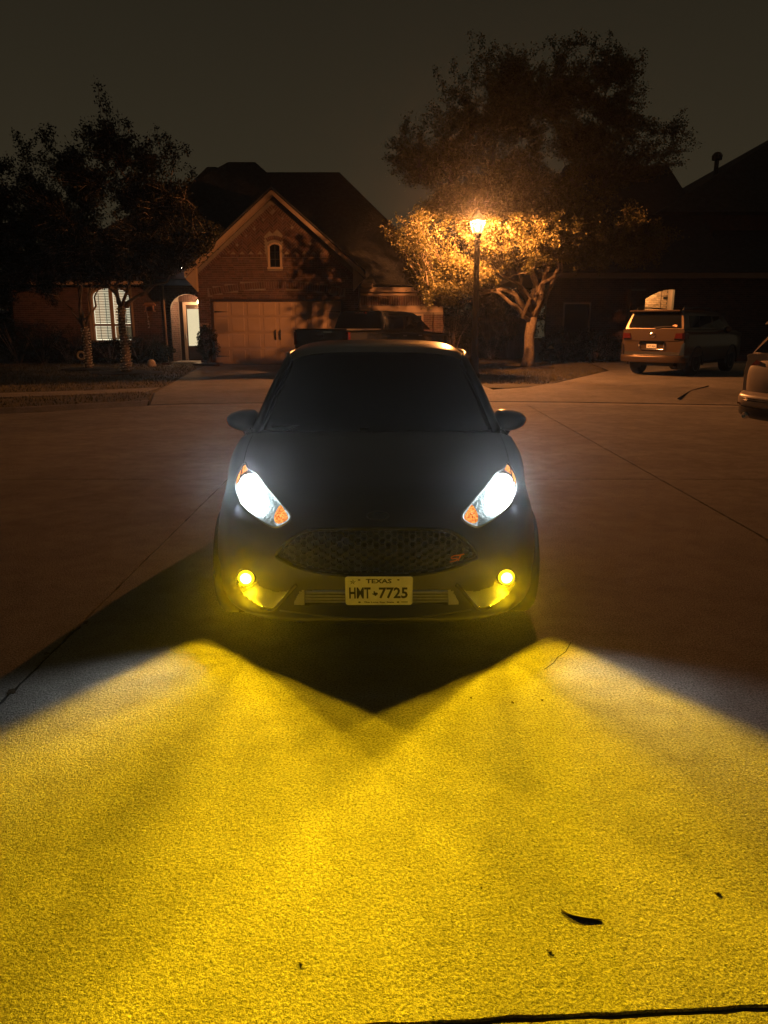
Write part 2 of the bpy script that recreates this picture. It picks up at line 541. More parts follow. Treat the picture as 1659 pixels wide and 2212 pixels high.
ground = struct(MB().box(-70, 70, -12, 100, -0.6, -0.06).build('ground', M['soil']))
road = bpy.data.objects.new('road', None)
col.objects.link(road)
struct(road)
filler = MB().box(-34, 34, -11.5, 17, -0.05, -0.011).build('joint_filler', M['joint'], road)
XE = [-29, -24.4, -19.85, -15.3, -10.75, -6.2, -1.65, 2.9, 7.45, 12.0, 16.55, 21.1, 26]
YE = [-11.4, -4.95, 1.475, 7.94, 14.39, 30]
rs = random.Random(3)
for i in range(len(XE) - 1):
    for j in range(len(YE) - 1):
        x0, x1, y0, y1 = XE[i] + 0.007, XE[i + 1] - 0.007, YE[j] + 0.007, YE[j + 1] - 0.007
        cy0, cy1 = curb_y(x0), curb_y(x1)
        far0, far1 = min(y1, cy0), min(y1, cy1)
        if max(far0, far1) <= y0 + 0.3:
            continue
        near = abs(x0) < 8 and y0 < 9 and y1 > 0
        step, jit = (0.045, 0.0035) if near else (1.0, 0.004)
        pts = []
        def edge(a, b, nx, ny):
            n = max(2, int(math.hypot(b[0] - a[0], b[1] - a[1]) / step))
            d = 0.0
            for k in range(n):
                t = k / n
                d = d * 0.7 + rs.gauss(0, jit) * 0.7
                q = abs(d) if k else 0
                if rs.random() < 0.01 and near:
                    q += rs.uniform(0.004, 0.012)
                pts.append((a[0] + (b[0] - a[0]) * t + nx * q, a[1] + (b[1] - a[1]) * t + ny * q, 0.0))
        t0, t1 = (0.056 * x0 - 0.026, 0.056 * x1 - 0.026) if j == 2 else (0, 0)
        u0, u1 = (0.056 * x0 - 0.026, 0.056 * x1 - 0.026) if j == 1 else (0, 0)
        edge((x0, y0 + t0), (x1, y0 + t1), 0, 1)
        edge((x1, y0 + t1), (x1, max(far1 + u1, y0 + 0.05)), -1, 0)
        if far0 < y1 or far1 < y1:
            mids = [x1 + (x0 - x1) * k / 8 for k in range(9)]
            pts += [(x, max(y0 + 0.05, min(y1, curb_y(x))), 0.0) for x in mids[:-1]]
        else:
            edge((x1, y1 + u1), (x0, y1 + u0), 0, -1)
        edge((x0, max(far0 + u0, y0 + 0.05)), (x0, y0 + t0), 1, 0)
        MB().prism([(a, b, -0.01) for a, b, c in pts], (0, 0, 0.01)).build('slab', M['road'], road)

# driveways, walk, lawns ---------------------------------------------------
def band(name, left, right, zs, m):
    P = [[(a[0] + (b[0] - a[0]) * t, a[1] + (b[1] - a[1]) * t, z) for t in (0, 0.25, 0.5, 0.75, 1)] for a, b, z in zip(left, right, zs)]
    return struct(MB().grid(P).build(name, m))
DL = [(-4.7, curb_y(-4.7) + 0.01), (-5.2, 17.6), (-5.35, 19.0), (-6.2, 25.0), (-6.75, 29.95)]
DR = [(2.65, curb_y(2.65) + 0.01), (2.6, 18.4), (2.45, 20.0), (2.0, 25.0), (1.9, 29.95)]
band('driveway', DL, DR, [0.003, 0.075, 0.094, 0.094, 0.094], M['drive'])
EL = [(2.60, curb_y(2.60) + 0.01), (2.52, 18.4), (4.6, 20.6), (7.5, 26.0), (8.4, 32.9)]
ER = [(19.0, curb_y(19.0) + 0.01), (19.5, 16.5), (20.0, 19.0), (20.0, 26.0), (20.0, 32.9)]
P = []
for k in range(5):
    row = []
    for q in range(21):
        t = q / 20
        x = EL[k][0] + (ER[k][0] - EL[k][0]) * t
        y = EL[k][1] + (ER[k][1] - EL[k][1]) * t
        if k == 0:
            y = curb_y(x) + 0.01
        row.append((x, y, [-0.002, 0.070, 0.089, 0.094, 0.094][k]))
    P.append(row)
struct(MB().grid(P).build('driveway', M['drive']))
# cut joint running slantwise over the right hand apron
ja, jb, jc = gnd(1465, 861, 0.05), gnd(1492, 845, 0.06), gnd(1530, 834, 0.09)
MB().tube([ja + Vector((0, 0, 0.0)), jb + Vector((0, 0, 0.004)), jc], 0.018, 5).build('apron_joint', M['joint'], struct(bpy.data.objects['driveway.001']))
left_lawn = [(x, curb_y(x) + 0.15) for x in np.linspace(-34, -4.75, 24)] + [(-5.25, 17.6), (-5.4, 19.0), (-6.25, 25.0), (-6.8, 29.95), (-6.8, 31.2), (-45, 31.2), (-45, 8)]
right_lawn = [(2.55, 18.9), (2.9, 18.75), (3.6, 19.25), (4.5, 20.6), (7.4, 26.0), (8.3, 32.9), (8.3, 45), (2.3, 45), (1.95, 30), (2.05, 25), (2.42, 20.2)]
LZ = 0.088
for nm, poly in (('lawn', left_lawn), ('lawn', right_lawn)):
    struct(MB().prism([(x, y, LZ - 0.12) for x, y in poly], (0, 0, 0.12)).build(nm, M['lawn']))
# kerbs along the lawns
def kerb(xa, xb, n):
    m = MB()
    xs = np.linspace(xa, xb, n)
    prof = [(-0.02, -0.04), (0.0, 0.004), (0.07, 0.045), (0.12, 0.082), (0.17, 0.094), (0.22, 0.094), (0.222, -0.04)]
    P = [[(x, curb_y(x) + d, z) for d, z in prof] for x in xs]
    m.grid(P)
    return struct(m.build('kerb', M['drive'], smooth=False))
kerb(-34, -4.75, 50)
# gutter strip and its dark joint across the mouths of the driveways
def gutter(x0, x1, n):
    xs = np.linspace(x0, x1, n)
    struct(MB().grid([[(x, curb_y(x) - 0.42, 0.0045), (x, curb_y(x) - 0.03, 0.0045)] for x in xs]).build('gutter', M['pale']))
    g = bpy.data.objects['road']
    MB().tube([(x, curb_y(x) - 0.012, 0.002) for x in xs], 0.016, 5).build('gutter_joint', M['joint'], g)
M['pale'] = concrete('pale_concrete', (0.30, 0.28, 0.26), (0.40, 0.37, 0.34), 0.6)
gutter(-4.7, 18.9, 40)
ck = [gnd(px, py, 0.0005) for px, py in ((1176, 1446), (1196, 1432), (1204, 1420), (1222, 1408), (1233, 1388))]
MB().tube(ck, 0.0022, 4).build('crack', M['joint'], road)
# pavement strip
def walk(x0, x1, n):
    xs = np.linspace(x0, x1, n + 1)
    root = struct(obj('pavement', None))
    for k in range(n):
        a, b = xs[k] + 0.008, xs[k + 1] - 0.008
        ya, yb = curb_y(a) + 2.6, curb_y(b) + 2.6
        MB().prism([(a, ya, LZ - 0.02), (b, yb, LZ - 0.02), (b, yb + 1.25, LZ - 0.02), (a, ya + 1.25, LZ - 0.02)], (0, 0, 0.032)).build('slab', M['drive'], root)
walk(-24.2, -5.45, 14)

def blades(name, polys, n, seed, zfun=LZ):
    rg = random.Random(seed)
    m = MB()
    xs0, xs1 = min(p[0] for p in polys), max(p[0] for p in polys)
    ys0, ys1 = min(p[1] for p in polys), max(p[1] for p in polys)
    V, F = [], []
    k = 0
    while k < n:
        x, y = rg.uniform(max(xs0, -20), min(xs1, 20)), rg.uniform(ys0, min(ys1, 31))
        if not inpoly(x, y, polys):
            continue
        if curb_y(x) + 2.55 < y < curb_y(x) + 3.9 and x > -24:
            continue
        k += 1
        h, w, a = rg.uniform(0.03, 0.075), rg.uniform(0.006, 0.014), rg.uniform(0, 6.28)
        lx, ly = rg.gauss(0, 0.025), rg.gauss(0, 0.025)
        b = len(V)
        V += [(x - w * math.cos(a), y - w * math.sin(a), zfun), (x + w * math.cos(a), y + w * math.sin(a), zfun), (x + lx, y + ly, zfun + h)]
        F.append((b, b + 1, b + 2))
    m.v, m.f = V, F
    o = m.build(name, M['grass'])
    return o
for poly, n, s, lb in ((left_lawn, 30000, 5, 'short dry grass on the lawn of the left house'), (right_lawn, 18000, 6, 'short dry grass around the street lamp and big tree')):
    g = blades('grass', poly, n, s)
    g['kind'] = 'stuff'
    tag(g, lb, 'grass')

# ================================================================== bricks
BL, BH, BJ = 0.205, 0.066, 0.012
def brick_mesh(L, H, D, m):
    b = 0.003
    return MB().bevbox(-L / 2, L / 2, -H / 2, H / 2, 0, D, b).mesh('brick', m)
class Wall:
    """a brick skin on a plane: o origin, u along, v up, n outwards"""
    def __init__(s, o, u, v, n, parent, ploc, m, limit=300):
        s.o, s.u, s.v, s.n = Vector(o), Vector(u).normalized(), Vector(v).normalized(), Vector(n).normalized()
        s.parent, s.ploc, s.m = parent, Vector(ploc), m
        s.rest = MB()
        s.cache = {}
        s.count, s.limit = 0, limit
        s.rg = random.Random(11)
    def put(s, a, b, L, H, ang=0.0, single=False, D=0.012):
        out = s.rg.uniform(-0.002, 0.003)
        ca, sa = math.cos(ang), math.sin(ang)
        U = s.u * ca + s.v * sa
        V = s.v * ca - s.u * sa
        c = s.o + s.u * a + s.v * b + s.n * out
        if single and s.count < s.limit:
            s.count += 1
            key = (round(L, 2), round(H, 3))
            if key not in s.cache:
                s.cache[key] = brick_mesh(L, H, D, s.m)
            o = obj('brick', s.cache[key], s.parent)
            mw = Matrix((U, V, s.n)).transposed().to_4x4()
            mw.translation = c - s.ploc
            o.matrix_local = mw
        else:
            s.rest.cbox(c + s.n * D / 2, U * L / 2, V * H / 2, s.n * D / 2)
    def courses(s, z0, z1, spans, single=None):
        """spans(z) -> list of (a0, a1)"""
        k = 0
        z = z0 + BH / 2
        while z + BH / 2 <= z1 + 0.01:
            for a0, a1 in spans(z):
                x = a0 - (BL + BJ) * (0.5 if k % 2 else 0.0)
                while x < a1:
                    l, r = max(x, a0), min(x + BL, a1)
                    if r - l > 0.035:
                        s.put((l + r) / 2, z, r - l, BH, 0, single((l + r) / 2, z) if single else False)
                    x += BL + BJ
            z += BH + BJ
            k += 1
    def herringbone(s, poly, single=None):
        W = BH + BJ
        nn = 3
        c, d = math.cos(math.pi / 4), math.sin(math.pi / 4)
        cx = sum(p[0] for p in poly) / len(poly)
        cz = sum(p[1] for p in poly) / len(poly)
        N = 60
        for i in range(-N, N):
            for j in range(-N, N):
                q = (i - j) % (2 * nn)
                if q == 0:
                    ex, ey, an = nn, 1, math.pi / 4
                elif q == 2 * nn - 1:
                    ex, ey, an = 1, nn, math.pi * 3 / 4
                else:
                    continue
                x, y = (i + ex / 2) * W, (j + ey / 2) * W
                a, b = cx + x * c - y * d, cz + x * d + y * c
                if abs(a - cx) > 6 or abs(b - cz) > 5:
                    continue
                hl = nn * W / 2 * 0.55
                if all(inpoly(a + e * hl * math.cos(an), b + e * hl * math.sin(an), poly) for e in (-1, 1)):
                    s.put(a, b, nn * W - BJ, BH, an, single(a, b) if single else False)
    def finish(s, name='brick_field'):
        if s.rest.v:
            o = s.rest.build(name, s.m, s.parent, world=True)
            o['kind'] = 'stuff'

# ================================================================== left house
HY = 30.0
house = thing('brick_house', 'red brick house with steep front gable over a wide garage door', 'house', (-4.0, HY, 0.09))
HL = Vector(house.location)
WX0, WX1, PKX, PKZ, EVZ = -7.0, -0.95, -4.05, 6.1, 3.40
GX0, GX1, GZ = -6.46, -1.62, 2.47
def part(mb, name, m, parent=house, smooth=False):
    return mb.build(name, m, parent, smooth, world=True)
# gable front: mortar skin with the garage and window openings left out
def rake_z(x):
    return PKZ - abs(x - PKX) * (PKZ - EVZ) / 3.15
mw = MB()
mw.prism([(WX0, HY, 0.05), (GX0, HY, 0.05), (GX0, HY, GZ), (WX0, HY, GZ)], (0, 0.2, 0))
mw.prism([(GX1, HY, 0.05), (WX1, HY, 0.05), (WX1, HY, GZ), (GX1, HY, GZ)], (0, 0.2, 0))
VX0, VX1, VZ0, VZ1 = -4.27, -3.84, 3.66, 4.5
mw.prism([(WX0, HY, GZ), (VX0, HY, GZ), (VX0, HY, rake_z(VX0)), (WX0, HY, rake_z(WX0))], (0, 0.2, 0))
mw.prism([(VX1, HY, GZ), (WX1, HY, GZ), (WX1, HY, rake_z(WX1)), (VX1, HY, rake_z(VX1))], (0, 0.2, 0))
mw.prism([(VX0, HY, GZ), (VX1, HY, GZ), (VX1, HY, VZ0), (VX0, HY, VZ0)], (0, 0.2, 0))
mw.prism([(VX0, HY, VZ1), (VX1, HY, VZ1), (VX1, HY, rake_z(VX1)), (PKX, HY, PKZ), (VX0, HY, rake_z(VX0))], (0, 0.2, 0))
part(mw, 'wall', M['mortar'])
W = Wall((0, HY, 0), (1, 0, 0), (0, 0, 1), (0, -1, 0), house, HL, M['brick'], 290)
# arch of soldier bricks above the garage door
ACX, AR = (GX0 + GX1) / 2, 12.2
def arc_z(x, r):
    return 2.90 - AR + math.sqrt(max(0, (AR + r) ** 2 - (x - ACX) ** 2))
na = 56
for k in range(na):
    th = (k - (na - 1) / 2) * 0.0075 * 0.98
    rr = AR + 0.12
    W.put(ACX + rr * math.sin(th), 2.90 - AR + rr * math.cos(th), 0.235, 0.070, math.pi / 2 - th, True)
ax0, ax1 = ACX - 2.56, ACX + 2.56
def spans(z):
    L = [(WX0, WX1)]
    def cut(L, a, b):
        out = []
        for p, q in L:
            if b <= p or a >= q:
                out.append((p, q))
            else:
                if a > p: out.append((p, a))
                if b < q: out.append((b, q))
        return out
    if z > EVZ - 0.1:
        h = (PKZ - 0.30 - z) / (PKZ - EVZ) * 3.15
        L = cut(cut(L, -99, PKX - h), PKX + h, 99)
    if z < GZ + 0.06:
        L = cut(L, GX0 - 0.09, GX1 + 0.09)
    # keep clear of the soldier arch
    lo, hi = None, None
    for x in np.linspace(ax0, ax1, 80):
        if arc_z(x, -0.03) < z < arc_z(x, 0.27):
            if lo is None: lo = x
            hi = x
        elif lo is not None:
            L = cut(L, lo - 0.03, hi + 0.03); lo = None
    if lo is not None:
        L = cut(L, lo - 0.03, hi + 0.03)
    if VZ0 - 0.10 < z < VZ1 + 0.05:
        L = cut(L, VX0 - 0.07, VX1 + 0.07)
    return [(p, q) for p, q in L if q - p > 0.05]
W.courses(0.10, 4.02, spans, single=lambda a, z: (a > -1.62 and z < 3.3) or (2.5 < z < 3.0 and a > -6))
def hspan(sgn):
    return [(PKX, 4.12), (PKX + sgn * 1.98, 4.12), (PKX + sgn * 0.02, 5.76), (PKX, 5.76)]
hp = [(PKX - 1.95, 4.10), (VX0 - 0.08, 4.10), (VX0 - 0.08, 4.85), (VX1 + 0.08, 4.85), (VX1 + 0.08, 4.10), (PKX + 1.95, 4.10), (PKX, 5.74)]
W.herringbone(hp)
x = PKX - 1.98
while x < PKX + 1.98:
    if not (VX0 - 0.13 < x < VX1 + 0.13):
        W.put(x, 4.06, 0.10, 0.062, math.pi / 2, False, 0.020)
    x += 0.074
# bricks set square to the rake, both sides, and the fan over the little window
for sgn in (-1, 1):
    sl = math.atan2(PKZ - EVZ, 3.15)
    n = 46
    for k in range(n):
        t = (k + 0.5) / n
        x, z = PKX + sgn * t * 2.95, PKZ - t * 2.95 * math.tan(sl) - 0.30
        W.put(x, z, 0.16, 0.062, math.pi / 2 - sgn * sl if sgn > 0 else math.pi / 2 + sl)
for k in range(9):
    th = (k - 4) * 0.13
    W.put((VX0 + VX1) / 2 + 0.52 * math.sin(th), 4.14 + 0.58 * math.cos(th) - 0.02, 0.15, 0.056, math.pi / 2 - th, True)
W.finish()
# gable window
wd = part(MB().box(VX0, VX1, HY + 0.06, HY + 0.1, VZ0, VZ1 - 0.02), 'window', M['glass_dark'])
fr = MB()
fr.box(VX0 - 0.05, VX0 + 0.03, HY - 0.02, HY + 0.12, VZ0, VZ1 - 0.08).box(VX1 - 0.03, VX1 + 0.05, HY - 0.02, HY + 0.12, VZ0, VZ1 - 0.08)
fr.tube([(VX0 - 0.01, HY + 0.03, VZ1 - 0.09), (VX0 + 0.08, HY + 0.03, VZ1 - 0.02), ((VX0 + VX1) / 2, HY + 0.03, VZ1 + 0.01), (VX1 - 0.08, HY + 0.03, VZ1 - 0.02), (VX1 + 0.01, HY + 0.03, VZ1 - 0.09)], 0.045, 6)
fr.build('frame', M['stucco'], wd, world=True) if False else None
f2 = fr.build('frame', M['stucco'], wd, world=True)
MB().box(VX0 - 0.08, VX1 + 0.08, HY - 0.06, HY + 0.1, VZ0 - 0.07, VZ0).build('sill', M['stucco'], wd, world=True)
gb = MB()
gb.box((VX0 + VX1) / 2 - 0.012, (VX0 + VX1) / 2 + 0.012, HY + 0.04, HY + 0.065, VZ0, VZ1 - 0.05)
for z in (3.94, 4.2):
    gb.box(VX0 + 0.03, VX1 - 0.03, HY + 0.045, HY + 0.062, z - 0.012, z + 0.012)
gb.build('glazing_bar', M['iron'], wd, world=True)
# garage door: four sections, each with raised panels
gd = part(MB().box(GX0, GX1, HY + 0.16, HY + 0.2, 0.10, GZ), 'garage_door', M['garage'])
sec_h = (GZ - 0.10) / 4
pw = (GX1 - GX0) / 8
pm = MB().bevbox(-pw / 2 + 0.07, pw / 2 - 0.07, -sec_h / 2 + 0.055, sec_h / 2 - 0.055, 0, 0.018, 0.008).mesh('panel', M['garage'])
sm = MB().bevbox(GX0 + 0.005, GX1 - 0.005, -sec_h / 2 + 0.004, sec_h / 2 - 0.004, 0, 0.03, 0.004).mesh('section', M['garage'])
for k in range(4):
    zc = 0.10 + sec_h * (k + 0.5)
    o = obj('section', sm, gd)
    o.rotation_euler = (R(90), 0, 0)
    o.location = (-HL.x, HY + 0.16 - HL.y, zc - HL.z)
    for q in range(8):
        p = obj('panel', pm, gd)
        p.rotation_euler = (R(90), 0, 0)
        p.location = (GX0 + pw * (q + 0.5) - HL.x, HY + 0.132 - HL.y, zc - HL.z)
for dx in (-0.09, 0.09):
    x = ACX + dx
    MB().tube([(x, HY + 0.12, 1.02), (x, HY + 0.06, 1.06), (x, HY + 0.06, 1.34), (x, HY + 0.12, 1.38)], 0.022, 6).build('handle', M['iron'], gd, world=True)
for x0, s in ((GX0 + 0.03, 1), (GX1 - 0.03, -1)):
    for z in (0.40, 2.05):
        MB().prism([(x0, HY + 0.11, z - 0.03), (x0 + s * 0.50, HY + 0.11, z - 0.006), (x0 + s * 0.54, HY + 0.11, z), (x0 + s * 0.50, HY + 0.11, z + 0.006), (x0, HY + 0.11, z + 0.03)], (0, 0.02, 0)).build('strap_hinge', M['iron'], gd, world=True)
jm = MB()
jm.box(GX0 - 0.09, GX0 + 0.002, HY - 0.014, HY + 0.16, 0.08, GZ + 0.06).box(GX1 - 0.002, GX1 + 0.09, HY - 0.014, HY + 0.16, 0.08, GZ + 0.06).box(GX0 + 0.003, GX1 - 0.003, HY - 0.012, HY + 0.158, GZ - 0.02, GZ + 0.055)
part(jm, 'door_casing', M['door_wood'])
# rake boards, soffit and gable roof
for s in (-1, 1):
    ex = PKX + s * 3.32
    ez = PKZ - 3.32 * (PKZ - EVZ) / 3.15
    dz = 0.20
    rb = MB()
    rb.prism([(PKX, HY - 0.40, PKZ + 0.20), (ex, HY - 0.40, ez + 0.20), (ex, HY - 0.40, ez + 0.03), (PKX, HY - 0.40, PKZ + 0.03)], (0, 0.035, 0))
    part(rb, 'rake_board', M['stucco'])
    so = MB()
    so.prism([(PKX, HY - 0.364, PKZ + 0.06), (ex, HY - 0.364, ez + 0.06), (ex, HY - 0.364, ez + 0.02), (PKX, HY - 0.364, PKZ + 0.02)], (0, 0.36, 0))
    part(so, 'soffit', M['stucco'])
    sr = MB()
    sr.prism([(PKX, HY - 0.44, PKZ + 0.23), (ex + s * 0.03, HY - 0.44, ez + 0.22), (ex + s * 0.03, HY - 0.44, ez + 0.28), (PKX, HY - 0.44, PKZ + 0.30)], (0, 8.0, 0))
    part(sr, 'gable_roof', M['shingle'])
    # boxed eave return at the foot of the rake
    er = MB()
    er.prism([(PKX + s * 2.90, HY - 0.30, EVZ - 0.62), (ex - s * 0.02, HY - 0.30, ez - 0.02), (PKX + s * 2.90, HY - 0.30, EVZ + 0.22)], (0, 0.29, 0))
    part(er, 'eave_return', M['stucco'])
# gable end side walls
part(MB().box(WX1 - 0.2, WX1 - 0.003, HY + 0.203, HY + 3, 0.05, 3.3), 'side_wall', M['brick'])
part(MB().box(WX0 + 0.003, WX0 + 0.2, HY + 0.203, HY + 3, 0.05, 3.3), 'side_wall', M['brick'])
# ---- main hipped roof
def hip(name, x0, x1, y0, y1, z, rx0, rx1, ry, rz, parent, m):
    v = [(x0, y0, z), (x1, y0, z), (x1, y1, z), (x0, y1, z), (rx0, ry, rz), (rx1, ry, rz)]
    mb = MB().add(v, [(0, 1, 5, 4), (1, 2, 5), (2, 3, 4, 5), (3, 0, 4), (0, 3, 2, 1)])
    return mb.build(name, m, parent, world=True)
hip('roof', -15.6, 2.7, 30.85, 44, 3.05, -5.2, -2.0, 37.0, 8.2, house, M['shingle'])
hip('roof', -15.2, 0.5, 31.6, 43, 3.10, -6.95, -5.75, 37.0, 8.62, house, M['shingle'])
hip('roof', -10.3, -2.0, 33.6, 41, 5.10, -7.9, -7.5, 37.0, 8.42, house, M['shingle'])
# ---- wing to the right of the garage
WY = 31.2
RW0, RW1 = -0.94, 2.32
wg = MB()
wg.box(RW0, RW1, WY, WY + 0.2, 0.05, 2.96)
part(wg, 'wing_wall', M['mortar'])
W2 = Wall((0, WY, 0), (1, 0, 0), (0, 0, 1), (0, -1, 0), house, HL, M['brick'], 40)
W2.courses(0.1, 2.02, lambda z: [(RW0, -0.55), (1.55, RW1)] if 0.7 < z < 1.98 else [(RW0, RW1)], None)
x = RW0 + 0.08
while x < RW1 - 0.03:
    W2.put(x, 2.485, 0.34, 0.072, math.pi / 2, True, 0.02)
    x += 0.092
W2.finish()
part(MB().box(RW0, RW1 + 0.05, WY - 0.09, WY - 0.001, 2.68, 2.80), 'cornice', M['stucco'])
part(MB().box(RW0, RW1 + 0.12, WY - 0.34, WY - 0.001, 2.802, 2.98), 'fascia', M['stucco'])
part(MB().box(RW0, RW1, WY - 0.03, WY - 0.001, 2.05, 2.28), 'band', M['stucco'])
part(MB().bevbox(-0.86, -0.42, WY - 0.7, WY - 0.36, 2.95, 3.12, 0.02), 'eave_box', M['stucco'])
wwin = part(MB().box(-0.5, 1.5, WY - 0.01, WY - 0.002, 0.72, 1.97), 'window', M['glass_dark'])
wf = MB()
for a, b in ((-0.55, -0.47), (0.46, 0.54), (1.47, 1.55)):
    wf.box(a, b, WY - 0.05, WY - 0.011, 0.68, 2.0)
wf.box(-0.468, 0.458, WY - 0.048, WY - 0.011, 1.92, 1.99).box(0.542, 1.468, WY - 0.048, WY - 0.011, 1.92, 1.99).box(-0.468, 0.458, WY - 0.048, WY - 0.011, 0.69, 0.76).box(0.542, 1.468, WY - 0.048, WY - 0.011, 0.69, 0.76)
wf.build('frame', M['stucco'], wwin, world=True)
# projecting brick pier at the corner of the wing
pr = MB().box(1.93, 2.31, WY - 0.26, WY - 0.013, 0.08, 2.04)
part(pr, 'pier', M['mortar'])
W3 = Wall((0, WY - 0.26, 0), (1, 0, 0), (0, 0, 1), (0, -1, 0), house, HL, M['brick'], 0)
W3.courses(0.1, 2.02, lambda z: [(1.93, 2.31)])
W3.finish()
# ---- entry and window wall on the left
EY = 31.3
EX0, EX1, ECX, ESP, ETOP = -8.42, -7.02, -7.72, 2.12, 2.74
LX0 = -14.6
wx0, wx1, wz0, wz1 = at(200, 700, EY).x, at(285, 700, EY).x, at(240, 735, EY).z, at(240, 618, EY).z
wcx = (wx0 + wx1) / 2
warch = 0.40
def arch_pts(cx, hw, zs, zt, n=12):
    return [(cx + hw * math.cos(math.pi * k / n), zs + (zt - zs) * math.sin(math.pi * k / n)) for k in range(n + 1)]
lw = MB()
EZ = 3.35
ap = arch_pts(ECX, (EX1 - EX0) / 2, ESP, ETOP)
lw.prism([(EX1 + 0.03, EY, 0.05), (EX1 + 0.03, EY, EZ)] + [(EX0 - 0.001, EY, EZ), (EX0 - 0.001, EY, ESP)][0:0] + [(x, EY, EZ) for x in (ECX,)] + [(x, EY, z) for x, z in reversed(ap[:7])] + [(EX1, EY, 0.05)], (0, 0.2, 0))
lw.prism([(ECX, EY, EZ), (EX0 - 0.9, EY, EZ), (EX0 - 0.9, EY, 0.05), (EX0, EY, 0.05)] + [(x, EY, z) for x, z in reversed(ap[6:])], (0, 0.2, 0))
wap = arch_pts(wcx, (wx1 - wx0) / 2, wz1 - warch, wz1)
r0 = EX0 - 0.9
lw.prism([(r0, EY, 0.05), (r0, EY, 3.05), (wcx, EY, 3.05)] + [(x, EY, z) for x, z in reversed(wap[:7])] + [(wx1, EY, wz0), (wcx, EY, wz0), (wcx, EY, 0.05)], (0, 0.2, 0))
lw.prism([(wcx, EY, 3.05), (LX0, EY, 3.05), (LX0, EY, 0.05), (wcx, EY, 0.05), (wcx, EY, wz0), (wx0, EY, wz0)] + [(x, EY, z) for x, z in reversed(wap[6:])], (0, 0.2, 0))
part(lw, 'wall', M['mortar'])
W4 = Wall((0, EY, 0), (1, 0, 0), (0, 0, 1), (0, -1, 0), house, HL, M['brick'], 30)
def sp4(z):
    L = []
    if ESP < z < ETOP + 0.1:
        t = min(1, (z - ESP) / (ETOP - ESP))
        hw = 0.7 * math.sqrt(max(0, 1 - t * t)) + 0.12
        L += [(r0, ECX - hw), (ECX + hw, EX1)]
    elif z <= ESP:
        L += [(r0, EX0 - 0.01)]
    else:
        L += [(r0, EX1)]
    if z < 3.0:
        if wz0 - 0.12 < z < wz1 + 0.12:
            hw = (wx1 - wx0) / 2 + 0.10
            L += [(LX0, wcx - hw), (wcx + hw, r0)]
        else:
            L += [(LX0, r0)]
    return [(a, b) for a, b in L if b - a > 0.05]
W4.courses(0.1, 3.3, sp4)
for k in range(17):
    th = math.pi * (k + 0.5) / 17
    W4.put(ECX + 0.78 * math.cos(th), ESP + 0.70 * math.sin(th), 0.14, 0.075, th, True)
W4.finish()
# porch recess: left side wall with bricks, arch soffit, back wall, door, step
PD = 1.35
part(MB().box(EX0 - 0.2, EX0 - 0.001, EY + 0.203, EY + PD, 0.05, 2.9), 'porch_wall', M['mortar'])
W5 = Wall((EX0, EY + 0.02, 0), (0, 1, 0), (0, 0, 1), (1, 0, 0), house, HL, M['brick'], 110)
W5.courses(0.14, 2.5, lambda z: [(0.0, PD - 0.16)], lambda a, z: True)
W5.finish()
part(MB().box(EX1 - 0.0, EX1 + 0.15, EY + 0.203, EY + PD, 0.05, 2.9), 'porch_wall', M['brick'])
part(MB().box(EX0 - 0.2, EX1 + 0.15, EY + PD, EY + PD + 0.15, 0.05, 2.9), 'porch_back', M['brick'])
part(MB().box(EX0 - 0.2, EX1 + 0.15, EY + 0.203, EY + PD, 2.9, 3.0), 'porch_ceiling', M['stucco'])
# brick soffit of the inner arch above the door
W6 = Wall((0, EY + PD - 0.001, 0), (1, 0, 0), (0, 0, 1), (0, -1, 0), house, HL, M['brick'], 20)
for k in range(17):
    W6.put(EX0 + 0.06 + k * 0.083, 2.66, 0.34, 0.062, math.pi / 2, True)
DY = EY + PD
dz0 = 0.20
dx0, dx1 = EX0 + 0.20, EX1 - 0.06
dr = part(MB().box(dx0 + 0.10, dx1 - 0.10, DY - 0.06, DY - 0.02, dz0, 2.36), 'front_door', M['door_wood'])
M['door_glow'] = glow('lit_door_glass', (1.0, 0.83, 0.50), 0.78)
ga, gb_ = at(404, 657, DY), at(428, 747, DY)
MB().box(ga.x, ga.x + 0.62, DY - 0.07, DY - 0.062, gb_.z, 2.2).build('glass', M['door_glow'], dr, world=True)
MB().tube([(ga.x - 0.08, DY - 0.07, 1.0), (ga.x - 0.08, DY - 0.12, 1.02), (ga.x - 0.08, DY - 0.12, 1.22), (ga.x - 0.08, DY - 0.07, 1.24)], 0.014, 6).build('handle', M['chrome'], dr, world=True)
for z in (0.30, 0.50):
    MB().bevbox(ga.x, ga.x + 0.62, DY - 0.075, DY - 0.062, z, z + 0.13, 0.004).build('panel', M['door_wood'], dr, world=True)
dc = MB()
dc.box(dx0 - 0.02, dx0 + 0.098, DY - 0.10, DY - 0.003, 0.13, 2.48).box(dx1 - 0.098, dx1 + 0.02, DY - 0.10, DY - 0.003, 0.13, 2.48).box(dx0 + 0.10, dx1 - 0.10, DY - 0.098, DY - 0.003, 2.362, 2.478)
part(dc, 'door_casing', M['stucco'])
part(MB().bevbox(EX0 - 0.22, EX1 + 0.02, EY - 0.35, DY - 0.11, 0.03, 0.135, 0.01), 'porch_step', M['drive'])
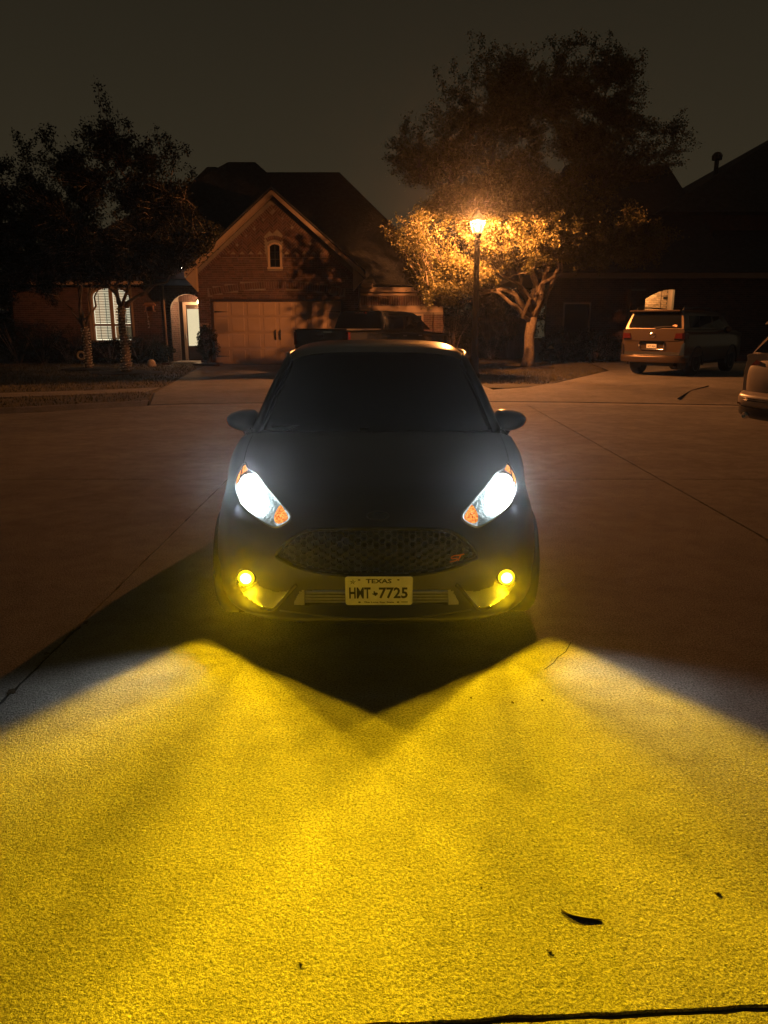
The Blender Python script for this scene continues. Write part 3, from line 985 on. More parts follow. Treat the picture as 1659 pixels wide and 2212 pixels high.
# porch lantern hanging by the door (its own light)
pl = thing('porch_lantern', 'small hanging lantern inside the arched brick entry', 'lantern', (ECX + 0.25, EY + 0.75, 2.45))
MB().tube([(0, 0, 0.12), (0, 0, 0.449)], 0.006, 5).build('chain', M['iron'], pl)
MB().lathe((0, 0, 0), [(0.05, 0.13), (0.075, 0.10), (0.02, 0.16)], 8).build('cap', M['iron'], pl)
MB().lathe((0, 0, 0), [(0.03, -0.05), (0.045, -0.03), (0.045, 0.06), (0.02, 0.09)], 8).build('bulb', glow('porch_bulb', (1, 0.72, 0.42), 14), pl, True)
def lamp(name, kind, loc, colr, power, size=0.03, parent=None):
    d = bpy.data.lights.new(name, kind)
    d.color = colr
    d.energy = power
    d.shadow_soft_size = size
    o = bpy.data.objects.new(name, d)
    col.objects.link(o)
    o.location = loc
    if parent is not None:
        o.parent = parent
    return o
lamp('porch_light', 'POINT', (0.0, 0, -0.12), (1.0, 0.56, 0.26), 150, 0.05, pl)
# arched window with blinds, lit from inside
M['room'] = glow('lit_room', (1.0, 0.90, 0.62), 1.1)
win = part(MB().prism([(x, EY + 0.30, z) for x, z in wap] + [(wx0, EY + 0.30, wz0), (wx1, EY + 0.30, wz0)], (0, 0.03, 0)), 'window', M['room'])
M['slat'] = mat('blind_slat', (0.62, 0.58, 0.5), 0.6)
ztr = at(240, 702, EY).z
sl_n = 0
for side in (0, 1):
    a, b = (wx0 + 0.06, wcx - 0.06) if side == 0 else (wcx + 0.06, wx1 - 0.06)
    z = wz0 + 0.07
    while z < wz1 - 0.05:
        t = max(0, (z - (wz1 - warch)) / warch)
        hw = (wx1 - wx0) / 2 * math.sqrt(max(0, 1 - t * t)) - 0.05
        aa, bb = max(a, wcx - hw), min(b, wcx + hw)
        if bb - aa > 0.08 and not (ztr - 0.05 < z < ztr + 0.05):
            MB().cbox(((aa + bb) / 2, EY + 0.20, z), ((bb - aa) / 2, 0, 0), (0, 0.020, 0.021 if not (side == 1 and z < ztr) else 0.033), (0, -0.0012, 0.0016)).build('slat', M['slat'], win, world=True)
        z += 0.062
    for t in (0.3, 0.7):
        x = a + (b - a) * t
        MB().box(x - 0.008, x + 0.008, EY + 0.165, EY + 0.175, wz0 + 0.05, wz1 - 0.28).build('cord', M['iron'], win, world=True)
wfm = MB()
wfm.box(wcx - 0.06, wcx + 0.06, EY + 0.02, EY + 0.14, wz0, wz1 - 0.03)
wfm.box(wx0, wcx - 0.062, EY + 0.022, EY + 0.138, ztr - 0.045, ztr + 0.045).box(wcx + 0.062, wx1, EY + 0.022, EY + 0.138, ztr - 0.045, ztr + 0.045)
wfm.box(wx0 - 0.02, wx0 + 0.05, EY + 0.02, EY + 0.14, wz0, wz1 - warch).box(wx1 - 0.05, wx1 + 0.02, EY + 0.02, EY + 0.14, wz0, wz1 - warch)
wfm.tube([(x, EY + 0.08, z) for x, z in arch_pts(wcx, (wx1 - wx0) / 2 - 0.02, wz1 - warch, wz1 - 0.02)], 0.05, 6)
wfm.build('frame', M['stucco'], win, world=True)
MB().box(wx0 - 0.10, wx1 + 0.10, EY - 0.06, EY + 0.14, wz0 - 0.09, wz0).build('sill', M['stucco'], win, world=True)
MB().box(wx0 - 0.10, wx0 - 0.022, EY - 0.03, EY - 0.014, wz0, wz1 - warch).build('casing', M['stucco'], win, world=True)
MB().box(wx1 + 0.022, wx1 + 0.10, EY - 0.03, EY - 0.014, wz0, wz1 - warch).build('casing', M['stucco'], win, world=True)
# eaves of the left part, entry gablet, downpipe, number plaque
part(MB().box(LX0 - 0.3, r0, EY - 0.42, EY + 0.0, 3.052, 3.2), 'fascia', M['stucco'])
part(MB().prism([(r0 - 0.15, EY - 0.25, EZ - 0.05), (EX1 + 0.02, EY - 0.25, EZ - 0.05), (EX1 + 0.02, EY - 0.25, EZ + 1.05)], (0, 0.24, 0)), 'entry_gable', M['brick'])
part(MB().prism([(r0 - 0.30, EY - 0.45, EZ - 0.08), (EX1 + 0.02, EY - 0.45, EZ + 1.12), (EX1 + 0.02, EY - 0.45, EZ + 1.28), (r0 - 0.30, EY - 0.45, EZ + 0.08)], (0, 3.5, 0)), 'entry_roof', M['shingle'])
dpx = at(358, 700, EY).x
part(MB().tube([(dpx, EY - 0.10, 3.05), (dpx, EY - 0.08, 2.9), (dpx + 0.02, EY - 0.08, 0.35), (dpx + 0.06, EY - 0.25, 0.14)], 0.04, 6), 'downpipe', M['stucco'])
pq = at(442, 705, HY)
plq = part(MB().bevbox(pq.x - 0.17, pq.x + 0.17, HY - 0.035, HY - 0.013, pq.z - 0.11, pq.z + 0.11, 0.005), 'number_plaque', M['stucco'])
# white security light under the eave of the entry
sl = at(392, 577, EY - 0.5)
fl = thing('security_light', 'small bright white security light under the eave above the entry', 'light', (sl.x, EY - 0.55, sl.z))
MB().box(-0.06, 0.06, 0.0, 0.12, -0.03, 0.05).build('mount', M['stucco'], fl)
MB().lathe((0, -0.03, -0.01), [(0.02, 0.03), (0.055, 0.0), (0.05, -0.03)], 10, 'y').build('lens', glow('white_led', (0.9, 0.97, 1.0), 25), fl)
sp2 = lamp('security_spot', 'POINT', (0, -0.12, -0.05), (0.92, 0.97, 1.0), 1.2, 0.03, fl)

# ================================================================== right house
RY = 33.0
rh = thing('brick_house', 'dark two storey brick house with a lit arched porch behind the gold vehicle', 'house', (13.0, RY, 0.09))
RL = Vector(rh.location)
def rpart(mb, name, m, parent=None, smooth=False):
    return mb.build(name, m, parent or rh, smooth, world=True)
AX0, AX1 = at(1394, 650, RY).x, at(1456, 650, RY).x
AZT = at(1440, 625, RY).z
ACX2, AHW = AX1 - 0.12 - 1.0, 1.0       # right half of a wider arch shows past the pier
AX0 = AX1 - 1.42
AS = AZT - 0.62
rw = MB()
RX0, RX1 = 6.75, 22.0
def half(k):
    t = k / 10
    x = AX0 + (AX1 - AX0) * t
    return x, AS + (AZT - AS) * math.sin(min(1.0, 0.10 + t * 1.05) * math.pi / 2)
ar = [half(k) for k in range(11)]
rw.prism([(RX0, RY, 0.05), (AX0, RY, 0.05)] + [(AX0, RY, ar[0][1])] + [(x, RY, z) for x, z in ar[1:6]] + [(ar[5][0], RY, 3.5), (RX0, RY, 3.5)], (0, 0.25, 0))
rw.prism([(ar[5][0], RY, 3.5)] + [(x, RY, z) for x, z in ar[5:]] + [(AX1, RY, 0.05), (RX1, RY, 0.05), (RX1, RY, 3.5)], (0, 0.25, 0))
rpart(rw, 'wall', M['mortar'])
WR = Wall((0, RY, 0), (1, 0, 0), (0, 0, 1), (0, -1, 0), rh, RL, M['brick'], 0)
def spr(z):
    L = [(RX0, AX0 - 0.02), (AX1 + 0.02, RX1 - 4)]
    if z > AZT + 0.02:
        L = [(RX0, RX1 - 4)]
    elif z > AS:
        xs = [x for x, zz in ar if zz > z]
        if xs:
            L = [(RX0, min(xs) - 0.06), (AX1 + 0.02, RX1 - 4)]
    return L
WR.courses(0.1, 3.45, spr)
WR.finish()
rpart(MB().tube([(x, RY - 0.015, z + 0.02) for x, z in ar], 0.035, 6), 'arch_trim', M['brick'])
# lit porch inside the arch
PB = RY + 1.5
rpart(MB().box(AX0 - 0.9, AX1 + 0.25, PB, PB + 0.15, 0.05, 3.2), 'porch_back', M['mortar'])
WP = Wall((0, PB, 0), (1, 0, 0), (0, 0, 1), (0, -1, 0), rh, RL, M['pale_brick'], 220)
WP.courses(0.1, 3.1, lambda z: [(AX0 - 0.1, AX1 + 0.24)], lambda a, z: z > 1.3)
WP.finish()
rpart(MB().box(AX1 + 0.25, AX1 + 0.4, RY + 0.253, PB, 0.05, 3.2), 'porch_wall', M['stucco'])
rpart(MB().box(AX0 - 0.9, AX0 - 0.75, RY + 0.253, PB, 0.05, 3.2), 'porch_wall', M['stucco'])
rpart(MB().box(AX0 - 0.9, AX1 + 0.4, RY + 0.253, PB, 3.2, 3.3), 'porch_ceiling', M['stucco'])
px_ = at(1426, 650, PB).x
rpart(MB().tube([(px_, PB - 0.03, 0.2), (px_, PB - 0.03, 3.1)], 0.016, 6), 'conduit', M['stucco'])
rpart(MB().box(px_ + 0.12, px_ + 0.34, PB - 0.04, PB - 0.014, AZT - 0.36, AZT - 0.24), 'vent_cover', M['iron'])
pl2 = thing('porch_lamp', 'flush porch ceiling lamp inside the lit arch of the right house', 'lamp', (AX0 + 0.6, RY + 0.8, 3.19))
MB().lathe((0, 0, 0), [(0.11, 0.0), (0.12, -0.03), (0.08, -0.08), (0.02, -0.10)], 12).build('shade', glow('porch_lamp_glow', (1, 0.70, 0.36), 6), pl2, True)
lamp('porch_lamp_light', 'POINT', (0, 0, -0.2), (1.0, 0.50, 0.16), 85, 0.05, pl2)
# pier in front of the arch, eaves, upper storey, roofs
pq0 = at(1362, 650, RY - 0.5).x
pq1 = at(1394, 650, RY - 0.5).x
rpart(MB().box(pq0, pq1, RY - 0.5, RY - 0.003, 0.05, 3.0), 'pier', M['mortar'])
WQ = Wall((0, RY - 0.5, 0), (1, 0, 0), (0, 0, 1), (0, -1, 0), rh, RL, M['brick'], 0)
WQ.courses(0.1, 2.95, lambda z: [(pq0, pq1)])
WQ.finish()
rpart(MB().box(RX0 - 0.4, RX1 + 0.4, RY - 0.45, RY - 0.003, 3.42, 3.62), 'fascia', M['stucco'])
rpart(MB().box(12.2, 23.5, RY + 2.5, RY + 10, 3.4, 6.3), 'upper_wall', M['brick'])
hip('roof', RX0 - 0.6, 14.2, RY - 0.55, 46, 3.63, 8.4, 13.2, 38.5, 8.75, rh, M['shingle'])
hip('roof', 11.6, 31, RY + 1.6, 46, 6.2, 20.2, 25.0, 39.0, 11.2, rh, M['shingle'])
hip('roof', RX0 + 6.5, 23, RY - 0.5, RY + 4, 3.635, 14.6, 21.5, RY + 3.0, 5.9, rh, M['shingle'])
vt = at(1548, 352, 37.5)
vtp = MB().lathe((vt.x, 37.5, vt.z - 0.15), [(0.10, -0.6), (0.10, 0.25), (0.22, 0.27), (0.24, 0.45), (0.14, 0.58), (0.02, 0.62)], 10)
rpart(vtp, 'roof_vent', M['iron'], smooth=False)
# windows in the dark front wall
for a in (7.5, 16.2):
    w_ = rpart(MB().box(a, a + 1.0, RY - 0.02, RY - 0.014, 0.9, 2.4), 'window', M['glass_dark'])
    f_ = MB()
    f_.box(a - 0.07, a, RY - 0.05, RY - 0.014, 0.83, 2.47).box(a + 1.0, a + 1.07, RY - 0.05, RY - 0.014, 0.83, 2.47).box(a + 0.002, a + 0.998, RY - 0.048, RY - 0.014, 2.402, 2.468).box(a + 0.002, a + 0.998, RY - 0.048, RY - 0.014, 0.832, 0.898)
    f_.build('frame', M['stucco'], w_, world=True)
# fence across the gap between the houses
fence = thing('wooden_fence', 'dark wooden board fence closing the gap between the two houses', 'fence', (4.5, 36.0, 0.09))
fb = MB().bevbox(-0.068, 0.068, -0.011, 0.011, 0, 1.85, 0.004).mesh('board', mat('fence_wood', (0.09, 0.065, 0.045), 0.85, var=0.3, vscale=4, island=0.25))
x = 2.4
while x < 6.75:
    o = obj('board', fb, fence)
    o.location = (x - 4.5, random.uniform(-0.004, 0.004), random.uniform(-0.01, 0.01))
    x += 0.145
MB().box(-2.15, 2.2, 0.014, 0.06, 0.3, 0.39).build('rail', M['dark_bark'], fence)
MB().box(-2.15, 2.2, 0.014, 0.06, 1.4, 1.49).build('rail', M['dark_bark'], fence)

# ================================================================== street lantern
LPY = 22.5
lc = at(1032, 490, LPY)
LX, LZc = lc.x, lc.z
sl_ = thing('street_lamp', 'black post lantern glowing orange in front of the big tree', 'street lamp', (LX, LPY, LZ))
zb = LZc - LZ
MB().lathe((0, 0, 0), [(0.17, 0), (0.17, 0.10), (0.14, 0.16), (0.13, 0.55), (0.10, 0.62), (0.085, 0.7), (0.078, zb - 0.45), (0.095, zb - 0.42), (0.10, zb - 0.36), (0.06, zb - 0.30), (0.10, zb - 0.22), (0.13, zb - 0.17)], 14).build('post', M['iron'], sl_, False)
g0, g1, gz0, gz1 = 0.115, 0.185, zb - 0.165, zb + 0.15
for k in range(4):
    a0, a1 = math.pi / 4 + k * math.pi / 2, math.pi / 4 + (k + 1) * math.pi / 2
    r0_, r1_ = g0 * 1.414, g1 * 1.414
    P_ = [(r0_ * math.cos(a0), r0_ * math.sin(a0), gz0), (r0_ * math.cos(a1), r0_ * math.sin(a1), gz0), (r1_ * math.cos(a1), r1_ * math.sin(a1), gz1), (r1_ * math.cos(a0), r1_ * math.sin(a0), gz1)]
    if k == 0:
        M['lantern_glass'] = clear('lantern_glass', (1, 0.96, 0.9), 0.05, emit=(1.0, 0.46, 0.07), estr=2.6)
    MB().add(P_, [(0, 1, 2, 3)]).build('pane', M['lantern_glass'], sl_)
    MB().tube([P_[0], P_[3]], 0.010, 5).build('frame_bar', M['iron'], sl_)
MB().lathe((0, 0, gz1), [(0.215, -0.01), (0.22, 0.015), (0.15, 0.10), (0.10, 0.17), (0.07, 0.24), (0.02, 0.27), (0.018, 0.34)], 14).build('cap', M['iron'], sl_)
MB().lathe((0, 0, zb), [(0.02, -0.12), (0.05, -0.09), (0.055, 0.03), (0.02, 0.08)], 10).build('bulb', clear('sodium_bulb', (1, 1, 1), 0.0, emit=(1.0, 0.52, 0.12), estr=18), sl_, True)
ll = lamp('sodium_light', 'POINT', (0, 0, zb + 0.115), (1.0, 0.36, 0.10), LAMP_POWER, 0.045, sl_)
beam(ll.data, -0.8, 0.27)

# ================================================================== trees
def branch_curve(a, b, up, rg, n=6, wob=0.08):
    a, b = Vector(a), Vector(b)
    L = (b - a).length
    c = a + (b - a) * 0.45 + Vector((0, 0, up * L))
    out = []
    for k in range(n + 1):
        t = k / n
        p = a * (1 - t) ** 2 + c * 2 * t * (1 - t) + b * t * t
        if 0 < k < n:
            p = p + Vector((rg.gauss(0, 1), rg.gauss(0, 1), rg.gauss(0, 0.7))) * wob * L * 0.25
        out.append(p)
    return out
def leaf_mesh(cent, size, seed, droop=0.3):
    """array of small folded leaves around the given points"""
    rg = np.random.default_rng(seed)
    n = len(cent)
    d = rg.normal(size=(n, 3)); d /= np.linalg.norm(d, axis=1)[:, None]
    e = rg.normal(size=(n, 3))
    e -= (e * d).sum(1)[:, None] * d
    e /= np.linalg.norm(e, axis=1)[:, None]
    s = size * rg.uniform(0.6, 1.35, n)[:, None]
    nrm = np.cross(d, e)
    V = np.stack([cent, cent + d * s * 0.5 + e * s * 0.26 + nrm * s * 0.08, cent + d * s, cent + d * s * 0.5 - e * s * 0.26 + nrm * s * 0.08], 1).reshape(-1, 3)
    b = np.arange(n)[:, None] * 4
    F = np.concatenate([b + np.array([[0, 1, 2]]), b + np.array([[0, 2, 3]])], 1).reshape(-1, 3)
    return V, F
def mesh_np(name, V, F, m):
    me = bpy.data.meshes.new(name)
    me.vertices.add(len(V)); me.vertices.foreach_set('co', np.asarray(V, np.float32).ravel())
    k = F.shape[1]
    me.loops.add(F.size); me.loops.foreach_set('vertex_index', F.astype(np.int32).ravel())
    me.polygons.add(len(F)); me.polygons.foreach_set('loop_start', np.arange(0, F.size, k, dtype=np.int32))
    me.update(calc_edges=True)
    me.materials.append(m)
    return me
def tree(name, label, base, trunk_h, r_base, lobes, n_limb, n_twig, n_leaf, leaf, seed, bark, lm, lean=(0, 0), spires=(), fork_split=None, trunk_pts=None, limbs=None, group=None):
    rg = random.Random(seed)
    base = Vector(base)
    t = thing(name, label, 'tree', base, 0, group)
    wood = MB()
    top = base + Vector((lean[0], lean[1], trunk_h))
    tp = trunk_pts or [base + Vector((0, 0, -0.1)), base + (top - base) * 0.3 + Vector((0.03, 0, 0)), base + (top - base) * 0.65 + Vector((-0.04, 0.02, 0)), top]
    wood.tube(tp, [r_base * 1.45, r_base * 1.02, r_base * 0.9, r_base * 0.92], 10)
    def sample():
        w = [l[6] for l in lobes]
        c = rg.choices(lobes, w)[0]
        while True:
            p = Vector((rg.uniform(-1, 1), rg.uniform(-1, 1), rg.uniform(-1, 1)))
            if p.length <= 1 and p.length > 0.25:
                break
        return Vector((c[0] + p.x * c[3], c[1] + p.y * c[4], c[2] + p.z * c[5]))
    nodes = []
    ends = list(limbs or [])
    while len(ends) < n_limb:
        ends.append(top + (sample() - top) * 0.72)
    for e in ends:
        pts = branch_curve(tp[-1] - Vector((0, 0, rg.uniform(0, trunk_h * 0.12))), e, 0.10, rg, 7, 0.16)
        r0 = r_base * rg.uniform(0.42, 0.62)
        rr = [r0 * (1 - 0.8 * k / 7) for k in range(8)]
        wood.tube(pts, rr, 6)
        for k in range(2, 8):
            nodes.append((pts[k], rr[k]))
    # secondary boughs
    for _ in range(n_limb * 5):
        q = sample()
        q = min((sample() for _ in range(1)), key=lambda s: 0) if False else q
        a, ra = min(nodes, key=lambda nd: (nd[0] - q).length + 0.6 * max(0, nd[0].z - q.z))
        pts = branch_curve(a, a + (q - a) * 0.9, 0.08, rg, 4, 0.2)
        wood.tube(pts, [max(0.012, ra * 0.6 * (1 - 0.7 * k / 4)) for k in range(5)], 5)
        for k in range(1, 5):
            nodes.append((pts[k], max(0.012, ra * 0.6 * (1 - 0.7 * k / 4))))
    N = np.array([nd[0][:] for nd in nodes])
    cents = []
    per = max(1, n_leaf // (n_twig + len(spires) * 6))
    def twig(a, q, up):
        pts = branch_curve(a, q, up, rg, 4, 0.22)
        wood.tube(pts, [0.014, 0.011, 0.008, 0.006, 0.004], 3, cap=False)
        P = np.array([p[:] for p in pts])
        k = rg.uniform(0.55, 1.45)
        m_ = int(per * k)
        u = np.random.default_rng(rg.randrange(1 << 30))
        s = u.uniform(0.25, 1.0, m_) * 4
        i = np.minimum(s.astype(int), 3)
        f = (s - i)[:, None]
        c = P[i] * (1 - f) + P[i + 1] * f
        cents.append(c + u.normal(size=c.shape) * np.array([0.075, 0.075, 0.06]))
    for _ in range(n_twig):
        q = sample()
        d = np.linalg.norm(N - np.array(q[:]), axis=1) + 0.3 * np.maximum(0, N[:, 2] - q.z)
        a = nodes[int(d.argmin())][0]
        v = q - a
        if v.length < 0.35:
            q = a + (v.normalized() if v.length > 1e-3 else Vector((0, 0, 1))) * rg.uniform(0.35, 0.7)
        elif v.length > 1.5:
            a = q - v.normalized() * 1.5
        twig(a, q, rg.uniform(-0.05, 0.18))
    for sx, sy, sz, h in spires:
        for k in range(6):
            a = Vector((sx + rg.gauss(0, 0.18), sy + rg.gauss(0, 0.3), sz + rg.uniform(-0.5, 0.3)))
            twig(a, a + Vector((rg.gauss(0, 0.16), rg.gauss(0, 0.15), h * rg.uniform(0.5, 1.0))), 0.02)
    o = wood.build('trunk', bark, t, True, world=True)
    C = np.concatenate(cents) - np.array(base[:])
    V, F = leaf_mesh(C, leaf, seed)
    crown = obj('crown', mesh_np('crown', V, F, lm), t)
    return t
TB = Vector((at(1138, 795, 27.3).x, 27.3, LZ))
def L_(px, py, Y, rx, ry, rz, w):
    p = at(px, py, Y)
    return (p.x, Y, p.z, rx, ry, rz, w)
big_lobes = [L_(1130, 330, 27.5, 3.9, 3.6, 2.5, 4.0), L_(1210, 215, 27.8, 2.9, 2.6, 1.9, 1.6), L_(1065, 215, 27.6, 1.4, 1.6, 1.5, 0.7), L_(1320, 230, 27.8, 1.1, 1.5, 1.7, 0.7),
             L_(925, 340, 27.2, 1.8, 2.2, 0.75, 0.7), L_(1390, 330, 27.8, 1.7, 2.2, 0.9, 0.8), L_(955, 590, 24.0, 1.25, 0.9, 0.6, 1.6), L_(905, 500, 25.5, 0.8, 0.8, 0.4, 0.4), L_(1010, 600, 23.8, 0.9, 0.8, 0.4, 0.6), L_(1140, 512, 24.8, 1.9, 2.2, 0.9, 2.4),
             L_(1275, 490, 25.8, 2.0, 2.4, 1.0, 1.2), L_(1000, 440, 25.0, 1.3, 2.0, 0.6, 0.7), L_(1390, 520, 26.5, 1.3, 1.5, 0.45, 0.4), L_(880, 490, 22.5, 0.9, 0.8, 0.35, 0.3), L_(945, 640, 23.2, 0.6, 0.6, 0.35, 0.4), L_(1090, 435, 26.0, 2.6, 2.0, 0.9, 1.5), L_(1010, 500, 24.6, 0.9, 1.2, 0.5, 0.4), L_(1285, 548, 25.2, 1.4, 1.1, 0.45, 0.7), L_(1370, 560, 25.8, 1.0, 0.9, 0.35, 0.3)]
def S_(px, py, Y, h):
    p = at(px, py, Y)
    return (p.x, Y, p.z, h)
big_sp = [S_(1200, 130, 27.6, 0.9), S_(1115, 165, 27.5, 1.0), S_(1300, 150, 27.8, 1.1), S_(985, 205, 27.3, 0.8), S_(1040, 150, 27.6, 1.0), S_(1360, 190, 27.8, 0.9), S_(1255, 170, 27.7, 0.8), S_(1445, 290, 27.8, 0.7), S_(870, 320, 27.2, 0.7)]
tree('shade_tree', 'tall spreading tree with its lower leaves lit orange by the lantern', TB, 1.75, 0.185, big_lobes, 10, 2900, 265000, 0.080, 21, M['bark'], M['leaf'], (0.1, -0.1), big_sp,
     limbs=[at(960, 590, 23.6), at(1040, 545, 24.6), at(1060, 470, 26.0), at(1165, 400, 27.5), at(1130, 330, 27.5), at(1260, 470, 26.5)])
def yard_tree(label, px, py, Y, trunk_h, r, lobes, spires, n_twig, n_leaf, seed, limbs):
    b = gnd(px, py, LZ)
    b = Vector((at(px, py, Y).x, Y, LZ))
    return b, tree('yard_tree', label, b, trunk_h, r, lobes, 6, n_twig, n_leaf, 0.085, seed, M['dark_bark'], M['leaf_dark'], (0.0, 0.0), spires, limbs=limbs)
YA = 24.6
lA = [L_(245, 470, YA, 2.4, 2.3, 2.1, 3), L_(240, 360, YA, 1.5, 1.6, 1.3, 1.2), L_(120, 420, YA, 1.3, 1.6, 1.3, 1.0), L_(345, 420, YA, 1.2, 1.5, 1.1, 1.0), L_(400, 510, YA, 1.0, 1.2, 0.8, 0.8), L_(230, 560, YA, 2.6, 2.0, 0.55, 1.3)]
sA = [S_(235, 275, YA, 0.9), S_(125, 330, YA, 0.7), S_(345, 330, YA, 0.7), S_(290, 310, YA, 0.6), S_(60, 330, YA, 0.6), S_(390, 350, YA, 0.6), S_(180, 320, YA, 0.6)]
bA, tA = yard_tree('round dark yard tree with a lit trunk wrapped thickly in string lights', 274, 812, YA, 2.05, 0.125, lA, sA, 950, 66000, 31, [at(385, 590, YA), at(345, 615, YA), at(215, 590, YA), at(268, 520, YA), at(300, 500, YA)])
YB = 26.6
lB = [L_(90, 520, YB, 2.6, 2.2, 1.5, 2), L_(40, 440, YB, 1.3, 1.6, 1.2, 0.8), L_(180, 560, YB, 1.6, 1.4, 0.8, 0.8), L_(30, 600, YB, 1.5, 1.5, 0.9, 0.7)]
sB = [S_(60, 390, YB, 0.6), S_(110, 420, YB, 0.5)]
bB, tB = yard_tree('slimmer forked yard tree left of the wrapped one, before the blinds', 192, 803, YB, 1.45, 0.10, lB, sB, 620, 42000, 41, [at(125, 640, YB), at(225, 600, YB), at(160, 560, YB), at(215, 560, YB)])
YC = 24.0
lC = [L_(-60, 520, YC, 1.7, 1.6, 2.6, 3), L_(-40, 390, YC, 0.9, 1.0, 1.1, 1)]
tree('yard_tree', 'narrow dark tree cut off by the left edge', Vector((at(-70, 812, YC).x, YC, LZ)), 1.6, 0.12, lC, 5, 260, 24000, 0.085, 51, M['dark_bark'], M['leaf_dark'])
# far trees closing the gap behind the fence
for px, Y, s, lb in ((1010, 46, 61, 'dark far tree beyond the fence, left one in the gap'), (1120, 50, 62, 'dark far tree beyond the fence, right one in the gap'), (10, 35, 63, 'dark far tree at the left edge behind the tall shrubs'), (85, 37, 64, 'dark far tree left of the house behind the shrubs')):
    c = at(px, 560, Y)
    tree('far_tree', lb, Vector((c.x, Y, 0.0)), 2.0, 0.18, [(c.x, Y, 4.0, 3.2, 2.5, 2.9, 1), (c.x, Y, 1.8, 2.6, 2.0, 1.8, 0.6)], 5, 260, 19000, 0.16, s, M['dark_bark'], M['leaf_dark'])

# string lights wound round the two wrapped trunks
def string_lights(label, base, r, h, turns, seed):
    t = thing('string_lights', label, 'string lights', base, 0, 'string lights on tree trunks')
    rg = random.Random(seed)
    wire, bulbs = MB(), MB()
    pts = []
    n = turns * 14
    for k in range(n + 1):
        a = 2 * math.pi * k / 14
        z = 0.06 + h * k / n
        rr = r * (1.42 - 0.42 * min(1, z / (0.3 * h))) * (1 - 0.12 * z / h) + 0.012
        pts.append(Vector((rr * math.cos(a) + 0.02 * math.sin(z * 2), rr * math.sin(a), z + rg.gauss(0, 0.01))))
    wire.tube(pts, 0.0085, 4)
    for k in range(3, n, 3):
        d = Vector((pts[k].x, pts[k].y, 0)).normalized()
        p = pts[k] + d * 0.022
        bulbs.cbox(p, (0.013, 0, 0), (0, 0.013, 0), (0, 0, 0.020))
    wire.build('wire', mat('light_wire', (0.5, 0.42, 0.33), 0.6), t)
    o = bulbs.build('bulbs', mat('unlit_bulb', (0.85, 0.78, 0.65), 0.2), t)
    o['kind'] = 'stuff'
    return t
string_lights('string lights wound up the trunk of the nearer wrapped yard tree', bA, 0.125, 1.95, 22, 5)
string_lights('string lights wound up the slim forked yard tree by the window', bB, 0.10, 1.35, 15, 6)
def ring_bed(label, c, r):
    m = MB()
    n = 28
    rg = random.Random(int(r * 100))
    rings = [(1.0, 0.0), (0.93, 0.035), (0.6, 0.055), (0.2, 0.06)]
    V = []
    for s_, z in rings:
        for k in range(n):
            a = 2 * math.pi * k / n
            q = s_ * r * (1 + rg.uniform(-0.04, 0.04))
            V.append((q * math.cos(a), q * 0.9 * math.sin(a), z + rg.uniform(0, 0.012)))
    F = [(i * n + k, i * n + (k + 1) % n, (i + 1) * n + (k + 1) % n, (i + 1) * n + k) for i in range(3) for k in range(n)]
    F.append(tuple(3 * n + k for k in range(n)))
    m.add(V, F)
    o = m.build('mulch_bed', M['soil'])
    o.location = (c.x, c.y, LZ + 0.001)
    o['kind'] = 'structure'
ring_bed('', bA, 1.1)
ring_bed('', bB, 0.9)
ring_bed('', TB, 1.0)

# shrubs -------------------------------------------------------------------
def shrub(label, c, rx, ry, h, n, seed, lm, leaf=0.06, name='shrub', cat='shrub'):
    t = thing(name, label, cat, c)
    rg = np.random.default_rng(seed)
    P = rg.normal(size=(n, 3)); P /= np.linalg.norm(P, axis=1)[:, None]
    rad = rg.uniform(0.55, 1.0, n) ** 0.5
    lump = 1 + 0.16 * np.sin(P[:, 0] * 5 + seed) + 0.14 * np.sin(P[:, 2] * 7 + seed * 2) + 0.12 * np.sin(P[:, 1] * 6)
    P = P * (rad * lump)[:, None] * np.array([rx, ry, h / 2]) + np.array([0, 0, h / 2 + 0.02])
    P = P[P[:, 2] > 0.01]
    V, F = leaf_mesh(P, leaf, seed)
    obj('foliage', mesh_np('foliage', V, F, lm), t)
    r2 = random.Random(seed)
    st = MB()
    for k in range(14):
        a = r2.uniform(0, 6.28)
        st.tube([(0.05 * math.cos(a), 0.05 * math.sin(a), -0.03), (rx * 0.35 * math.cos(a), ry * 0.35 * math.sin(a), h * 0.4), (rx * 0.75 * math.cos(a), ry * 0.75 * math.sin(a), h * r2.uniform(0.6, 0.95))], [0.016, 0.011, 0.005], 4)
    st.build('stems', M['dark_bark'], t)
    return t
c = at(449, 787, 29.2)
shrub('leafy potted shrub standing between the entry and the garage door', Vector((c.x, 29.25, 0.16)), 0.40, 0.36, 1.40, 2600, 71, M['leaf_dark'], 0.075)
pt = thing('planter', 'low square planter under the shrub beside the garage', 'planter', (c.x, 29.25, LZ))
MB().bevbox(-0.48, 0.48, -0.35, 0.35, 0.0, 0.10, 0.015).build('box', M['door_wood'], pt)
MB().bevbox(0.33, 0.52, -0.52, -0.38, 0.0, 0.075, 0.01).build('edging_brick', M['brick'], pt)
hd = [(300, 766, 30.6, 0.9, 0.75, 1.05), (238, 768, 30.6, 0.85, 0.7, 0.95), (150, 770, 30.4, 0.95, 0.8, 1.3), (95, 772, 30.2, 1.0, 0.8, 1.5), (40, 772, 30.2, 1.0, 0.9, 1.7), (345, 772, 30.7, 0.45, 0.5, 0.8)]
names = ['low dark shrub under the right half of the blinds window', 'low dark shrub under the left half of the blinds window', 'dark shrub just left of the slim wrapped tree', 'tall dark shrub second from the left edge', 'tallest dark shrub at the left edge', 'small dark shrub beside the downpipe']
